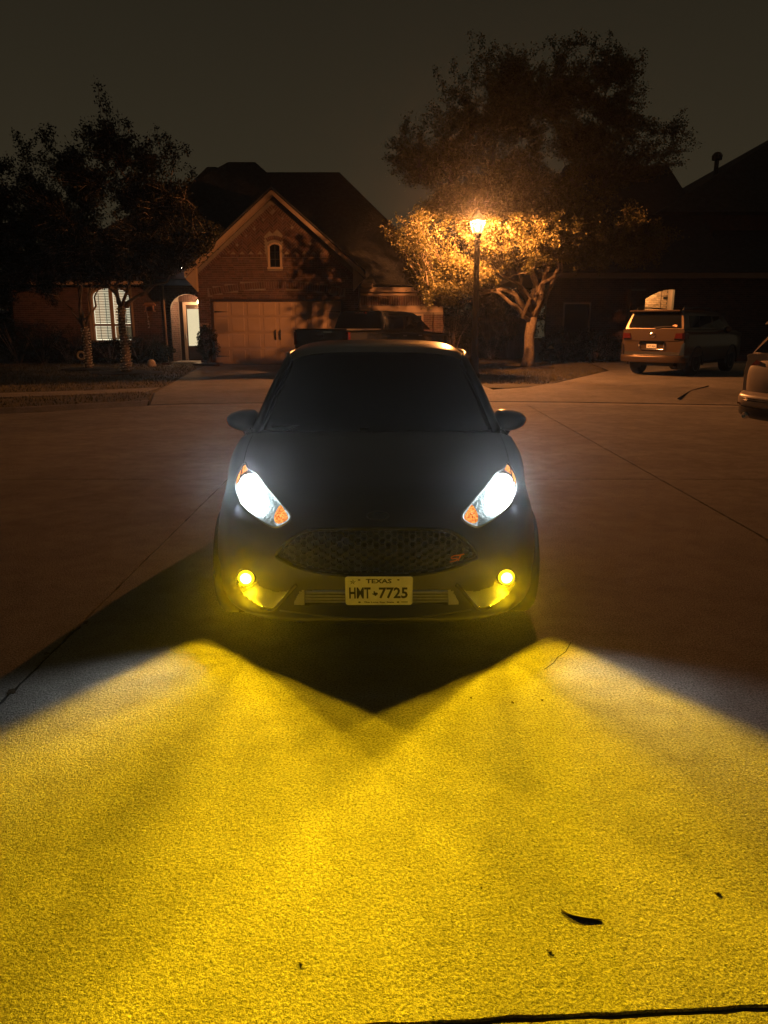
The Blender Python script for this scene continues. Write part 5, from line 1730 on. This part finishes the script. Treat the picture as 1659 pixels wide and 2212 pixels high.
for s in (1, -1):
    pa = spline(np.array([(s * .735, 1.37, .945), (s * .672, 1.68, 1.152), (s * .603, 2.02, 1.338), (s * .632, 2.3, 1.374), (s * .632, 2.78, 1.378), (s * .59, 3.4, 1.345)]), 5)
    MB().tube([Vector(p) for p in pa], [0.030] * 11 + [0.020] * (len(pa) - 11), 8).build('pillar', M['car'], car, True)
    sg = surface([[(s * .79, 1.42, .94), (s * .80, 2.2, .955), (s * .795, 3.0, .985), (s * .75, 3.55, 1.03)],
                  [(s * .70, 1.74, 1.15), (s * .715, 2.25, 1.17), (s * .71, 2.9, 1.18), (s * .68, 3.5, 1.19)],
                  [(s * .615, 2.05, 1.33), (s * .64, 2.32, 1.365), (s * .635, 2.8, 1.37), (s * .59, 3.38, 1.34)]], 5, 4)
    MB().grid(sg.tolist()).build('side_glass', M['glass_dark'], car, True)
    sd = surface([[(s * .845, 1.17, .20), (s * .85, 2.0, .20), (s * .85, 2.9, .20), (s * .82, 3.85, .25)],
                  [(s * .862, 1.15, .42), (s * .868, 2.0, .42), (s * .868, 2.9, .42), (s * .84, 3.9, .45)],
                  [(s * .860, 1.15, .62), (s * .875, 2.0, .64), (s * .875, 2.9, .66), (s * .84, 3.93, .70)],
                  [(s * .845, 1.30, .86), (s * .855, 2.0, .86), (s * .85, 2.9, .89), (s * .79, 3.8, .95)],
                  [(s * .79, 1.40, .945), (s * .80, 2.2, .957), (s * .795, 3.0, .988), (s * .73, 3.6, 1.04)]], 6, 4)
    side = MB().grid(sd.tolist()).build('side_panel', M['car'], car, True)
    MB().box(s * .872 - 0.01, s * .872 + 0.012, 2.05, 2.22, .80, .825).build('door_handle', M['black'], side)
    wheel(car, s * .765, .83, .305, .20)
    wheel(car, s * .765, 3.31, .305, .20)
    # door mirror
    mpx = [(250, 640), (255, 530), (285, 420), (370, 318), (470, 290), (620, 287), (850, 322), (1000, 365), (1110, 420), (1180, 490), (1205, 560), (1175, 660), (1120, 745), (1050, 790), (960, 840), (860, 880), (720, 905), (560, 890), (400, 840), (290, 760)]
    zz = lambda q: ((1950 + q[0] * 0.13559) * 0.54004, (1600 + q[1] * 0.13559) * 0.54004)
    MY = 4.93
    out = [at(*zz(q), MY) - CL for q in dense(mpx, 2)]
    cc = sum(out, Vector()) / len(out)
    n = len(out)
    V = []
    for sc_, dy in ((0.90, 0.075), (1.0, 0.03), (0.985, -0.01), (0.9, -0.045), (0.68, -0.078), (0.3, -0.095)):
        for p in out:
            q = cc + (p - cc) * sc_
            V.append((q.x * s, q.y + dy, q.z))
    mm = MB().add(V, [(i * n + k, i * n + (k + 1) % n, (i + 1) * n + (k + 1) % n, (i + 1) * n + k) for i in range(5) for k in range(n)] + [tuple(5 * n + k for k in range(n)), tuple(range(n - 1, -1, -1))])
    mir = mm.build('door_mirror', M['car'], car, True)
    ind = [at(*zz(q), MY) - CL for q in [(1195, 512), (1208, 560), (1180, 660), (1128, 742), (1050, 770), (930, 780), (1030, 690), (1130, 610)]]
    pts_ = [Vector((p.x * s, p.y - 0.040 if k > 3 else p.y - 0.012, p.z)) for k, p in enumerate(ind)]
    MB().prism(pts_, (0, 0.035, 0)).build('indicator', M['amber_off'], mir)
    MB().prism([Vector(((cc + (p - cc) * 0.86).x * s, p.y + 0.0755, (cc + (p - cc) * 0.86).z)) for p in out], (0, 0.003, 0)).build('mirror_glass', M['chrome'], mir)
    arm = [at(*zz(q), MY) - CL for q in ((470, 880), (440, 1050), (430, 1200), (455, 1400))]
    MB().tube([Vector((p.x * s, p.y, p.z)) for p in arm], [0.060, 0.042, 0.034, 0.030], 8).build('mirror_arm', M['black'], mir, True)
# rear end
rr_ = surface([[(0, 3.46, 1.41), (.3, 3.45, 1.405), (.5, 3.42, 1.385), (.585, 3.38, 1.345)],
               [(0, 3.78, 1.05), (.3, 3.77, 1.05), (.55, 3.70, 1.05), (.73, 3.6, 1.045)],
               [(0, 3.93, .82), (.4, 3.92, .82), (.66, 3.86, .82), (.80, 3.8, .82)],
               [(0, 3.99, .55), (.4, 3.98, .55), (.70, 3.94, .55), (.84, 3.88, .55)],
               [(0, 3.92, .24), (.4, 3.92, .24), (.70, 3.9, .24), (.82, 3.85, .24)]], 4, 4)
two(rr_, 'tailgate', M['car'])
MB().box(-.70, .70, .35, 3.85, .16, .22).build('floor_pan', M['black'], car)
# unseen block that keeps light from leaking through the engine bay
MB().box(-.68, .68, .62, 1.05, .22, .80).build('light_block', M['black'], car)
# wipers
for x0_, x1_ in ((-.10, .50), (-.62, -.06)):
    MB().tube([(x0_, 1.06 + abs(x0_) * 0.25, .995), ((x0_ + x1_) / 2, 1.10 + abs(x0_ + x1_) * 0.1, 1.0), (x1_, 1.12 + abs(x1_) * 0.2, 1.003)], 0.007, 5).build('wiper', M['black'], ws)

# ================================================================== other vehicles
def loft(prof, sts, ku=3, kv=3):
    """prof: half outline (x, z) from sill to roof centre; sts: (y, x scale, z scale about the sill, lean)"""
    z0 = prof[0][1]
    G = [[(x * sx, y + ln * (z - z0), z0 + (z - z0) * sz) for x, z in prof] for y, sx, sz, ln in sts]
    P = surface(G, ku, kv)
    mb = MB().grid(P.tolist())
    for e in (0, -1):
        r = P[e]
        n = len(r)
        V = [tuple(p) for p in r] + [(0.0, r[0][1], r[0][2])]
        mb.add(V, [tuple(range(n + 1))])
    mb.mirror()
    return mb
def outline_patch(pts, nrm=(0, -0.006, 0)):
    return MB().prism(pts, nrm)
def heading(a):
    return -R(a)
def lettering(txt, w_, h_, loc, parent, m, rot=(0, 0, 0)):
    vs, fs = text_mesh(txt, w_, h_, 0.02)
    o = MB().add(vs, fs).build('lettering', m, parent)
    o.location = loc
    o.rotation_euler = rot
    return o

# ---- gold four wheel drive, seen from behind
suv = thing('gold_suv', 'gold boxy four wheel drive vehicle parked on the right driveway', 'suv', (7.93, 23.3, 0.094), heading(43))
loft([(.78, .40), (.94, .46), (.985, .70), (.985, .95), (.955, 1.20), (.90, 1.36), (0, 1.365)],
     [(0.02, .955, 1, 0), (.12, .985, 1, 0), (.6, 1, 1, 0), (1.6, 1, 1, 0), (2.8, 1, 1, 0), (3.6, 1, .985, 0), (4.3, .98, .93, 0), (4.75, .94, .88, 0), (4.98, .86, .80, 0)]).build('body', M['gold'], suv, True)
loft([(.90, 1.36), (.875, 1.50), (.815, 1.70), (.745, 1.83), (.58, 1.895), (0, 1.92)],
     [(.07, .985, 1, .34), (.5, 1, 1, .2), (1.4, 1, 1, 0), (2.6, 1, 1, -.15), (3.85, .97, .97, -1.35)]).build('cabin', M['gold'], suv, True)
def rq(x, z, off=0.0):                      # rear glass plane
    return Vector((x, 0.06 + 0.34 * (z - 1.36) - 0.012 - off, z))
rg_ = MB().prism([rq(-.80, 1.395), rq(.80, 1.395), rq(.705, 1.80), rq(.64, 1.835), rq(-.64, 1.835), rq(-.705, 1.80)], (0, -0.006, 0.0)).build('rear_window', M['glass_dark'], suv)
MB().prism([rq(.56, 1.42, .008), rq(.68, 1.42, .008), rq(.69, 1.47, .008), rq(.62, 1.49, .008), rq(.55, 1.46, .008)], (0, -0.002, 0)).build('sticker', mat('orange_sticker', (0.8, 0.45, 0.3), 0.5), rg_)
MB().tube([rq(.02, 1.395, .02), rq(.38, 1.43, .02), rq(.62, 1.435, .02)], [0.02, 0.013, 0.008], 6).build('wiper', M['black'], rg_)
MB().prism([(-.80, .16, 1.845), (.80, .16, 1.845), (.76, -.02, 1.862), (-.76, -.02, 1.862)], (0, 0.03, 0.035)).build('roof_spoiler', M['gold'], suv)
for s in (1, -1):
    MB().tube([(s * .70, .35, 1.88), (s * .71, .42, 1.965), (s * .72, 1.2, 1.985), (s * .71, 2.4, 1.965), (s * .69, 2.6, 1.88)], 0.022, 6).build('roof_rail', M['black'], suv, True)
    tl_ = MB()
    tl_.add([(s * .66, -.012, 1.045), (s * .90, -.005, 1.06), (s * .955, .04, 1.075), (s * .975, .30, 1.09), (s * .96, .28, 1.245), (s * .945, .04, 1.25), (s * .89, -.008, 1.245), (s * .70, -.012, 1.235),
             (s * .66, .06, 1.045), (s * .90, .06, 1.06), (s * .90, .06, 1.245), (s * .70, .06, 1.235)],
            [(0, 1, 6, 7), (1, 2, 5, 6), (2, 3, 4, 5), (0, 7, 11, 8), (0, 8, 9, 1), (7, 6, 10, 11)])
    t_ = tl_.build('tail_lamp', M['red_lens'], suv)
    MB().box(s * .78 - .11, s * .78 + .11, -.016, -.0115, 1.05, 1.09).build('lower_lens', M['glass_dark'], t_)
    # quarter, rear door and front door glass
    for y0, y1, q in ((.45, 1.15, .12), (1.22, 2.18, 0), (2.26, 3.20, -.3)):
        MB().add([(s * .914, y0, 1.40), (s * .914, y1, 1.40), (s * .818, y1 + q * 1.2, 1.74), (s * .818, y0 + .10, 1.74)], [(0, 1, 2, 3)]).build('side_window', M['glass_dark'], suv)
    mr_ = MB().lathe((s * 1.06, 3.05, 1.33), [(.04, -.10), (.10, -.05), (.12, 0.0), (.11, .06), (.02, .11)], 10, 'y').build('door_mirror', M['gold'], suv, True)
    MB().box(s * .70 - .13, s * .70 + .13, .58, .61, .20, .46).build('mud_flap', M['black'], suv)
    MB().box(s * .99 - .012, s * .99 + .012, .95, 3.6, .70, .78).build('side_moulding', M['gold'], suv)
    for y_ in (1.0, 3.85):
        wheel(suv, s * .83, y_, .385, .28, 6)
        MB().tube([(s * .972, y_ + .47 * math.cos(R(d)), .385 + .47 * math.sin(R(d))) for d in range(-10, 191, 20)], 0.035, 6).build('wheel_arch', M['black'], suv, True)
    MB().prism([(s * .86, -.055, .62), (s * .965, .03, .62), (s * .965, .03, .98), (s * .90, -.02, .92)], (0, .05, 0)).build('corner_reflector', M['chrome'], suv)
bp_ = surface([[(0, -.14, .40), (.5, -.13, .40), (.86, -.05, .40), (.985, .12, .40), (1.0, .4, .42)], [(0, -.17, .48), (.5, -.16, .48), (.88, -.08, .48), (1.0, .12, .48), (1.0, .4, .48)],
               [(0, -.17, .57), (.5, -.16, .57), (.88, -.07, .57), (1.0, .12, .57), (1.0, .4, .57)], [(0, -.12, .605), (.5, -.12, .605), (.86, -.04, .605), (.985, .12, .605), (.99, .4, .605)], [(0, .03, .61), (.5, .03, .61), (.86, .03, .61), (.97, .13, .61), (.98, .4, .61)]], 4, 3)
mb = MB().grid(bp_.tolist()); mb.mirror()
bmp = mb.build('rear_bumper', M['gold'], suv, True)
mb = MB(); mb.box(-.86, .86, -.02, .015, .612, .70)
mb.build('tailgate_lip', M['black'], suv)
MB().tube([(-.99, -.0, .611)] + [(x, -.12 if abs(x) < .6 else -.05, .612) for x in (-.85, -.5, 0, .5, .85)] + [(.99, 0, .611)], 0.008, 5).build('bumper_trim', M['chrome'], bmp)
# number plate recess with bright surround
MB().bevbox(-.38, .38, -.022, .012, .93, 1.0, 0.006).build('plate_garnish', M['glass_dark'], suv)
cg = MB().tube([(-.385, -.02, .97), (-.375, -.03, .80), (-.35, -.03, .775), (.35, -.03, .775), (.375, -.03, .80), (.385, -.02, .97)], 0.013, 6).build('chrome_surround', M['chrome'], suv, True)
sp_l = MB().bevbox(-.155, .155, -.016, .012, .81, .925, 0.004).build('licence_plate', M['plate'], suv)
lettering('GCT-9241', .24, .055, (0, -.0175, .86), sp_l, M['ink'])
MB().tube([(.085 * math.cos(2 * math.pi * k / 24), -.010, 1.185 + .060 * math.sin(2 * math.pi * k / 24)) for k in range(24)], 0.009, 5, True).tube([(.035, -.012, 1.225), (-.012, -.012, 1.185), (-.02, -.012, 1.165), (.055, -.012, 1.163)], 0.008, 5).build('oval_emblem', M['chrome'], suv)
MB().bevbox(-.80, .80, -.008, .02, 1.02, 1.036, 0.003).build('tailgate_crease', M['gold'], suv)
MB().box(-.55, .55, .35, 4.5, .28, .42).build('underbody', M['black'], suv)

# ---- black pickup truck
pk = thing('pickup_truck', 'black crew cab pickup truck parked aslant on the left driveway', 'pickup truck', (-1.79, 22.3, 0.094), heading(34))
loft([(.80, .48), (.95, .52), (.985, .80), (.98, 1.05), (.955, 1.28), (.93, 1.335), (0, 1.335)],
     [(0, .97, 1, 0), (.10, 1, 1, 0), (.8, 1, 1, 0), (1.78, 1, 1, 0), (2.9, 1, 1, 0), (3.9, 1, .97, 0), (4.6, .99, .90, 0), (5.4, .97, .86, 0), (5.72, .90, .80, 0)]).build('body', M['truck'], pk, True)
MB().prism([(-.89, .03, 1.338), (.89, .03, 1.338), (.89, 1.74, 1.338), (-.89, 1.74, 1.338)], (0, 0, .032)).build('bed_cover', M['vinyl'], pk)
loft([(.93, 1.33), (.90, 1.46), (.84, 1.70), (.77, 1.83), (.60, 1.885), (0, 1.905)],
     [(1.80, .98, 1, .32), (2.2, 1, 1, .2), (2.9, 1, 1, 0), (3.4, 1, 1, -.2), (4.55, .97, .96, -1.45)]).build('cab', M['truck'], pk, True)
def cq(x, z, off=0.0):
    return Vector((x, 1.80 + 0.32 * (z - 1.33) - 0.012 - off, z))
cw = MB().prism([cq(-.80, 1.38), cq(.80, 1.38), cq(.74, 1.77), cq(-.74, 1.77)], (0, -0.006, 0)).build('rear_window', M['glass_dark'], pk)
bl = MB().prism([cq(-.20, 1.815, .0), cq(.20, 1.815, .0), cq(.20, 1.85, .0), cq(-.20, 1.85, .0)], (0, -0.03, 0)).build('brake_lamp', M['red_lens'], pk)
for k in range(3):
    MB().box(-.16 + k * .12, -.11 + k * .12, cq(0, 1.83, .036).y - .004, cq(0, 1.83, .036).y, 1.825, 1.842).build('clear_lens', M['chrome'], bl)
for s in (1, -1):
    MB().bevbox(s * .935 - .045, s * .935 + .045, -.022, .10, .92, 1.28, .012).build('tail_lamp', M['red_lens'], pk)
    MB().tube([(s * .90, 1.86, 1.36), (s * .862, 1.97, 1.70), (s * .80, 2.02, 1.80)], 0.016, 6).build('cab_trim', M['chrome'], pk, True)
    for y0, y1, q in ((2.10, 2.92, .02), (3.0, 3.9, -.42)):
        MB().add([(s * .932, y0, 1.37), (s * .932, y1, 1.37), (s * .852, y1 + q, 1.74), (s * .852, y0 + .10, 1.74)], [(0, 1, 2, 3)]).build('side_window', M['glass_dark'], pk)
    mo = MB().bevbox(s * 1.12 - .11, s * 1.12 + .11, 3.52, 3.64, 1.28, 1.56, .03).build('tow_mirror', M['truck'], pk)
    MB().box(s * 1.12 - .09, s * 1.12 + .09, 3.512, 3.519, 1.31, 1.53).build('mirror_glass', M['chrome'], mo)
    MB().box(s * 1.0 - .07, s * 1.0 + .07, 3.55, 3.6, 1.33, 1.37).build('mirror_stay', M['truck'], mo)
    for y_ in (1.1, 4.7):
        wheel(pk, s * .83, y_, .40, .28, 6)
    for y_ in (2.75, 3.65):
        MB().box(s * .985 - .02, s * .985 + .02, y_, y_ + .22, 1.14, 1.17).build('door_handle', M['chrome'], pk)
tg = MB().bevbox(-.80, .80, -.025, .01, .78, 1.325, .012).build('tailgate', M['truck'], pk)
MB().bevbox(-.14, .14, -.045, -.026, 1.14, 1.22, .006).build('tailgate_handle', M['black'], tg)
MB().bevbox(-.98, .98, -.17, .02, .50, .68, .03).build('rear_bumper', M['chrome'], pk)
MB().bevbox(.12, .42, -.05, -.026, 1.26, 1.31, .006).build('tailgate_badge', M['chrome'], tg)
MB().box(-.5, .5, .4, 5.2, .36, .50).build('chassis', M['black'], pk)

# ---- white crossover cut by the right edge
wc_c = Vector((5.72, 11.15, 0))
wcar = thing('white_crossover', 'white crossover car cut off by the right edge, seen from its rear corner', 'car', wc_c, heading(75))
loft([(.74, .32), (.88, .36), (.925, .60), (.92, .85), (.88, 1.05), (.82, 1.15), (0, 1.16)],
     [(.02, .90, 1, 0), (.10, .96, 1, 0), (.5, 1, 1, 0), (1.5, 1, 1, 0), (2.8, 1, .985, 0), (3.4, .99, .93, 0), (4.1, .95, .86, 0), (4.55, .84, .76, 0)]).build('body', M['white_paint'], wcar, True)
loft([(.82, 1.15), (.79, 1.30), (.70, 1.52), (.58, 1.62), (0, 1.66)],
     [(.10, .97, 1, .75), (.7, 1, 1, .35), (1.5, 1, 1, 0), (2.2, 1, 1, -.3), (3.25, .96, .97, -1.6)]).build('cabin', M['white_paint'], wcar, True)
def wq(x, z, off=0.0):
    return Vector((x, 0.09 + 0.75 * (z - 1.15) - 0.012 - off, z))
MB().prism([wq(-.74, 1.175), wq(.74, 1.175), wq(.58, 1.55), wq(-.58, 1.55)], (0, -0.008, 0)).build('rear_window', M['glass_dark'], wcar)
MB().prism([(-.66, .30, 1.60), (.66, .30, 1.60), (.60, .10, 1.585), (-.60, .10, 1.585)], (0, .03, .04)).build('roof_spoiler', M['white_paint'], wcar)
tgw = surface([[(0, -.045, .58), (.4, -.04, .58), (.70, .0, .58), (.84, .10, .58)], [(0, -.055, .74), (.4, -.05, .74), (.70, -.01, .74), (.85, .09, .74)], [(0, -.03, .92), (.4, -.025, .92), (.70, .005, .92), (.845, .09, .92)], [(0, .015, 1.06), (.4, .018, 1.06), (.68, .04, 1.06), (.82, .11, 1.06)], [(0, .075, 1.16), (.4, .08, 1.16), (.64, .09, 1.16), (.79, .13, 1.15)]], 4, 4)
mb = MB().grid(tgw.tolist()); mb.mirror()
tgo = mb.build('tailgate', M['white_paint'], wcar, True)
bw = surface([[(0, -.10, .36), (.45, -.09, .36), (.78, -.02, .36), (.90, .12, .36), (.925, .34, .36)], [(0, -.15, .44), (.45, -.14, .44), (.80, -.06, .44), (.92, .12, .44), (.935, .34, .44)], [(0, -.15, .54), (.45, -.14, .54), (.79, -.06, .54), (.92, .12, .55), (.93, .34, .58)], [(0, -.06, .60), (.45, -.05, .60), (.76, .0, .60), (.88, .12, .62), (.92, .34, .70)]], 4, 4)
mb = MB().grid(bw.tolist()); mb.mirror()
wb = mb.build('rear_bumper', M['white_paint'], wcar, True)
for q in (.505, .475):
    MB().tube([(x, -.153 if abs(x) < .5 else -.153 + (abs(x) - .5) * .30, q) for x in (-.74, -.5, -.25, 0, .25, .5, .74)], 0.006, 5).build('bumper_groove', M['gloss_black'], wb)
bb = surface([[(0, -.06, .20), (.45, -.05, .20), (.78, .02, .21), (.90, .16, .22), (.92, .36, .24)], [(0, -.12, .27), (.45, -.11, .27), (.80, -.03, .27), (.93, .14, .28), (.94, .36, .30)], [(0, -.125, .37), (.45, -.115, .37), (.80, -.035, .38), (.93, .13, .44), (.94, .36, .48)]], 4, 4)
mb = MB().grid(bb.tolist()); mb.mirror()
mb.build('lower_valance', M['gloss_black'], wcar, True)
for s in (1, -1):
    tl_ = MB()
    P_ = [(s * .47, -.005, 1.005), (s * .70, .028, .975), (s * .845, .095, .955), (s * .90, .33, 1.02), (s * .88, .32, 1.075), (s * .83, .095, 1.085), (s * .68, .05, 1.085), (s * .50, .012, 1.05)]
    tl_.add([Vector(p) + Vector((0, -.012, 0)) for p in P_], [(0, 1, 6, 7), (1, 2, 5, 6), (2, 3, 4, 5)])
    t_ = tl_.build('tail_lamp', mat('dark_red_lens', (0.10, 0.02, 0.015), 0.12), wcar)
    MB().tube([Vector((s * .84, .07, .96)), Vector((s * .845, .075, 1.04))], 0.012, 6).build('light_bar', mat('bright_red', (0.5, 0.03, 0.02), 0.2), t_)
    MB().lathe((s * .58, -.10, .245), [(.048, .12), (.05, -.02), (.04, -.02), (.038, .1)], 14, 'y').build('exhaust_tip', M['chrome'], wcar, True)
    MB().bevbox(s * .70 - .11, s * .70 + .11, -.075, -.05, .40, .425, .005).build('reflector', M['red_lens'], wb)
    for y_ in (.93, 3.55):
        wheel(wcar, s * .80, y_, .345, .23, 5)
        MB().tube([(s * .915, y_ + .42 * math.cos(R(d)), .345 + .42 * math.sin(R(d))) for d in range(-15, 196, 21)], 0.035, 6).build('wheel_arch', M['gloss_black'], wcar, True)
    for y0, y1, q in ((.75, 1.75, 0), (1.82, 2.75, -.5)):
        MB().add([(s * .832, y0, 1.19), (s * .832, y1, 1.19), (s * .715, y1 + q, 1.50), (s * .715, y0 + .2, 1.50)], [(0, 1, 2, 3)]).build('side_window', M['glass_dark'], wcar)
    MB().lathe((s * .97, 2.55, 1.10), [(.03, -.09), (.08, -.04), (.09, 0.0), (.08, .05), (.02, .09)], 10, 'y').build('door_mirror', M['white_paint'], wcar, True)
pf = MB().bevbox(-.168, .168, -.062, -.04, .71, .89, .008).build('plate_frame', M['gloss_black'], tgo)
wpl = MB().bevbox(-.15, .15, -.067, -.0625, .725, .875, .003).build('licence_plate', M['plate'], wcar)
lettering('TEXAS', .12, .022, (-.0, -.0685, .853), wpl, M['ink'])
lettering('JZ1', .125, .07, (-.075, -.0685, .79), wpl, M['ink'])
MB().tube([(.07 * math.cos(2 * math.pi * k / 20), -.03 + .03, 1.02 + .05 * math.sin(2 * math.pi * k / 20)) for k in range(20)], 0.012, 5, True).build('emblem', M['chrome'], tgo)
MB().box(-.5, .5, .3, 4.1, .2, .34).build('underbody', M['black'], wcar)

# ================================================================== litter on the road
M['dry'] = mat('dry_leaf', (0.045, 0.030, 0.018), 0.8, var=0.3, vscale=60)
p0, p1, p2, p3 = gnd(1212, 1966, 0), gnd(1232, 1978, 0), gnd(1265, 1985, 0), gnd(1300, 1988, 0)
pod = MB()
P_ = spline(np.array([p0[:], p1[:], p2[:], p3[:]]), 5)
c0 = Vector(P_[0])
wv = [0.004, 0.006, 0.007, 0.0072, 0.007, 0.0068, 0.0064, 0.006, 0.0055, 0.005, 0.0042, 0.0034, 0.0026, 0.0018, 0.0011, 0.0006]
gv = []
for k, p in enumerate(P_):
    w_ = wv[k]
    lift = 0.0028 + 0.002 * math.sin(k / 15 * math.pi)
    gv.append([(p[0] - c0.x, p[1] - c0.y - w_, 0.0), (p[0] - c0.x, p[1] - c0.y - w_ * 0.3, lift), (p[0] - c0.x, p[1] - c0.y + w_ * 0.6, lift * 0.95), (p[0] - c0.x, p[1] - c0.y + w_, 0.0)])
pod.grid(gv)
for k in range(len(gv) - 1):
    pod.add([gv[k][0], gv[k + 1][0], gv[k + 1][3], gv[k][3]], [(0, 1, 2, 3)])
o = pod.build('seed_pod', M['dry'], None, True)
o.location = (c0.x, c0.y, 0.0005)
tag(o, 'long curved dark seed pod lying on the yellow lit concrete', 'seed pod')
def crumb(px, py, s, seed, label):
    rg = random.Random(seed)
    c = gnd(px, py, 0)
    n = 9
    V = [(0, 0, 0.004)]
    for k in range(n):
        a = 2 * math.pi * k / n
        q = s * rg.uniform(0.45, 1.1)
        V.append((q * math.cos(a), q * 0.7 * math.sin(a), 0.001 + rg.uniform(0, 0.003)))
    V += [(x, y, 0.0) for x, y, z in V[1:]]
    F = [(0, k + 1, (k + 1) % n + 1) for k in range(n)] + [(k + 1, k + 1 + n, (k + 1) % n + 1 + n, (k + 1) % n + 1) for k in range(n)]
    o = MB().add(V, F).build('dry_leaf', M['dry'])
    o.location = (c.x, c.y, 0.0006)
    o.rotation_euler = (0, 0, rg.uniform(0, 6))
    tag(o, label, 'leaf', 'leaf crumbs on the concrete')
crumb(1187, 2056, 0.008, 1, 'crumpled dark leaf scrap below the seed pod')
crumb(650, 2083, 0.006, 2, 'dark leaf scrap low in the middle left of the yellow pool')
crumb(1549, 1931, 0.010, 3, 'dark leaf scrap near the right edge beyond the seed pod')
crumb(1040, 1918, 0.005, 4, 'tiny leaf scrap left of the seed pod')
crumb(1108, 1518, 0.010, 5, 'leaf scrap nearest the right fog lamp')
crumb(1018, 1508, 0.008, 6, 'leaf scrap just right of the shadow tip')
crumb(1172, 1513, 0.009, 7, 'leaf scrap farthest right in the bright patch')
for k, (px, py, s) in enumerate(((24, 1494, 0.03), (100, 1412, 0.022), (186, 1345, 0.024))):
    crumb(px, py, s, 20 + k, ['dark tar crumb on the joint at the left edge', 'dark tar crumb midway along the left joint', 'dark tar crumb at the far end of the left joint'][k])

# ================================================================== night mist
hz = bpy.data.materials.new('night_mist')
hz.use_nodes = True
n, l = hz.node_tree.nodes, hz.node_tree.links
n.clear()
ho = n.new('ShaderNodeOutputMaterial')
pv = n.new('ShaderNodeVolumePrincipled')
pv.inputs['Color'].default_value = (0.95, 0.97, 1.0, 1)
pv.inputs['Density'].default_value = HAZE_DENSITY
pv.inputs['Anisotropy'].default_value = 0.93
l.new(pv.outputs[0], ho.inputs['Volume'])
haze = MB().box(-72, 72, -14, 102, -1.7, 14.0).build('haze', hz)
haze['kind'] = 'stuff'
tag(haze, 'thin night mist that glows around the lamps', 'mist')
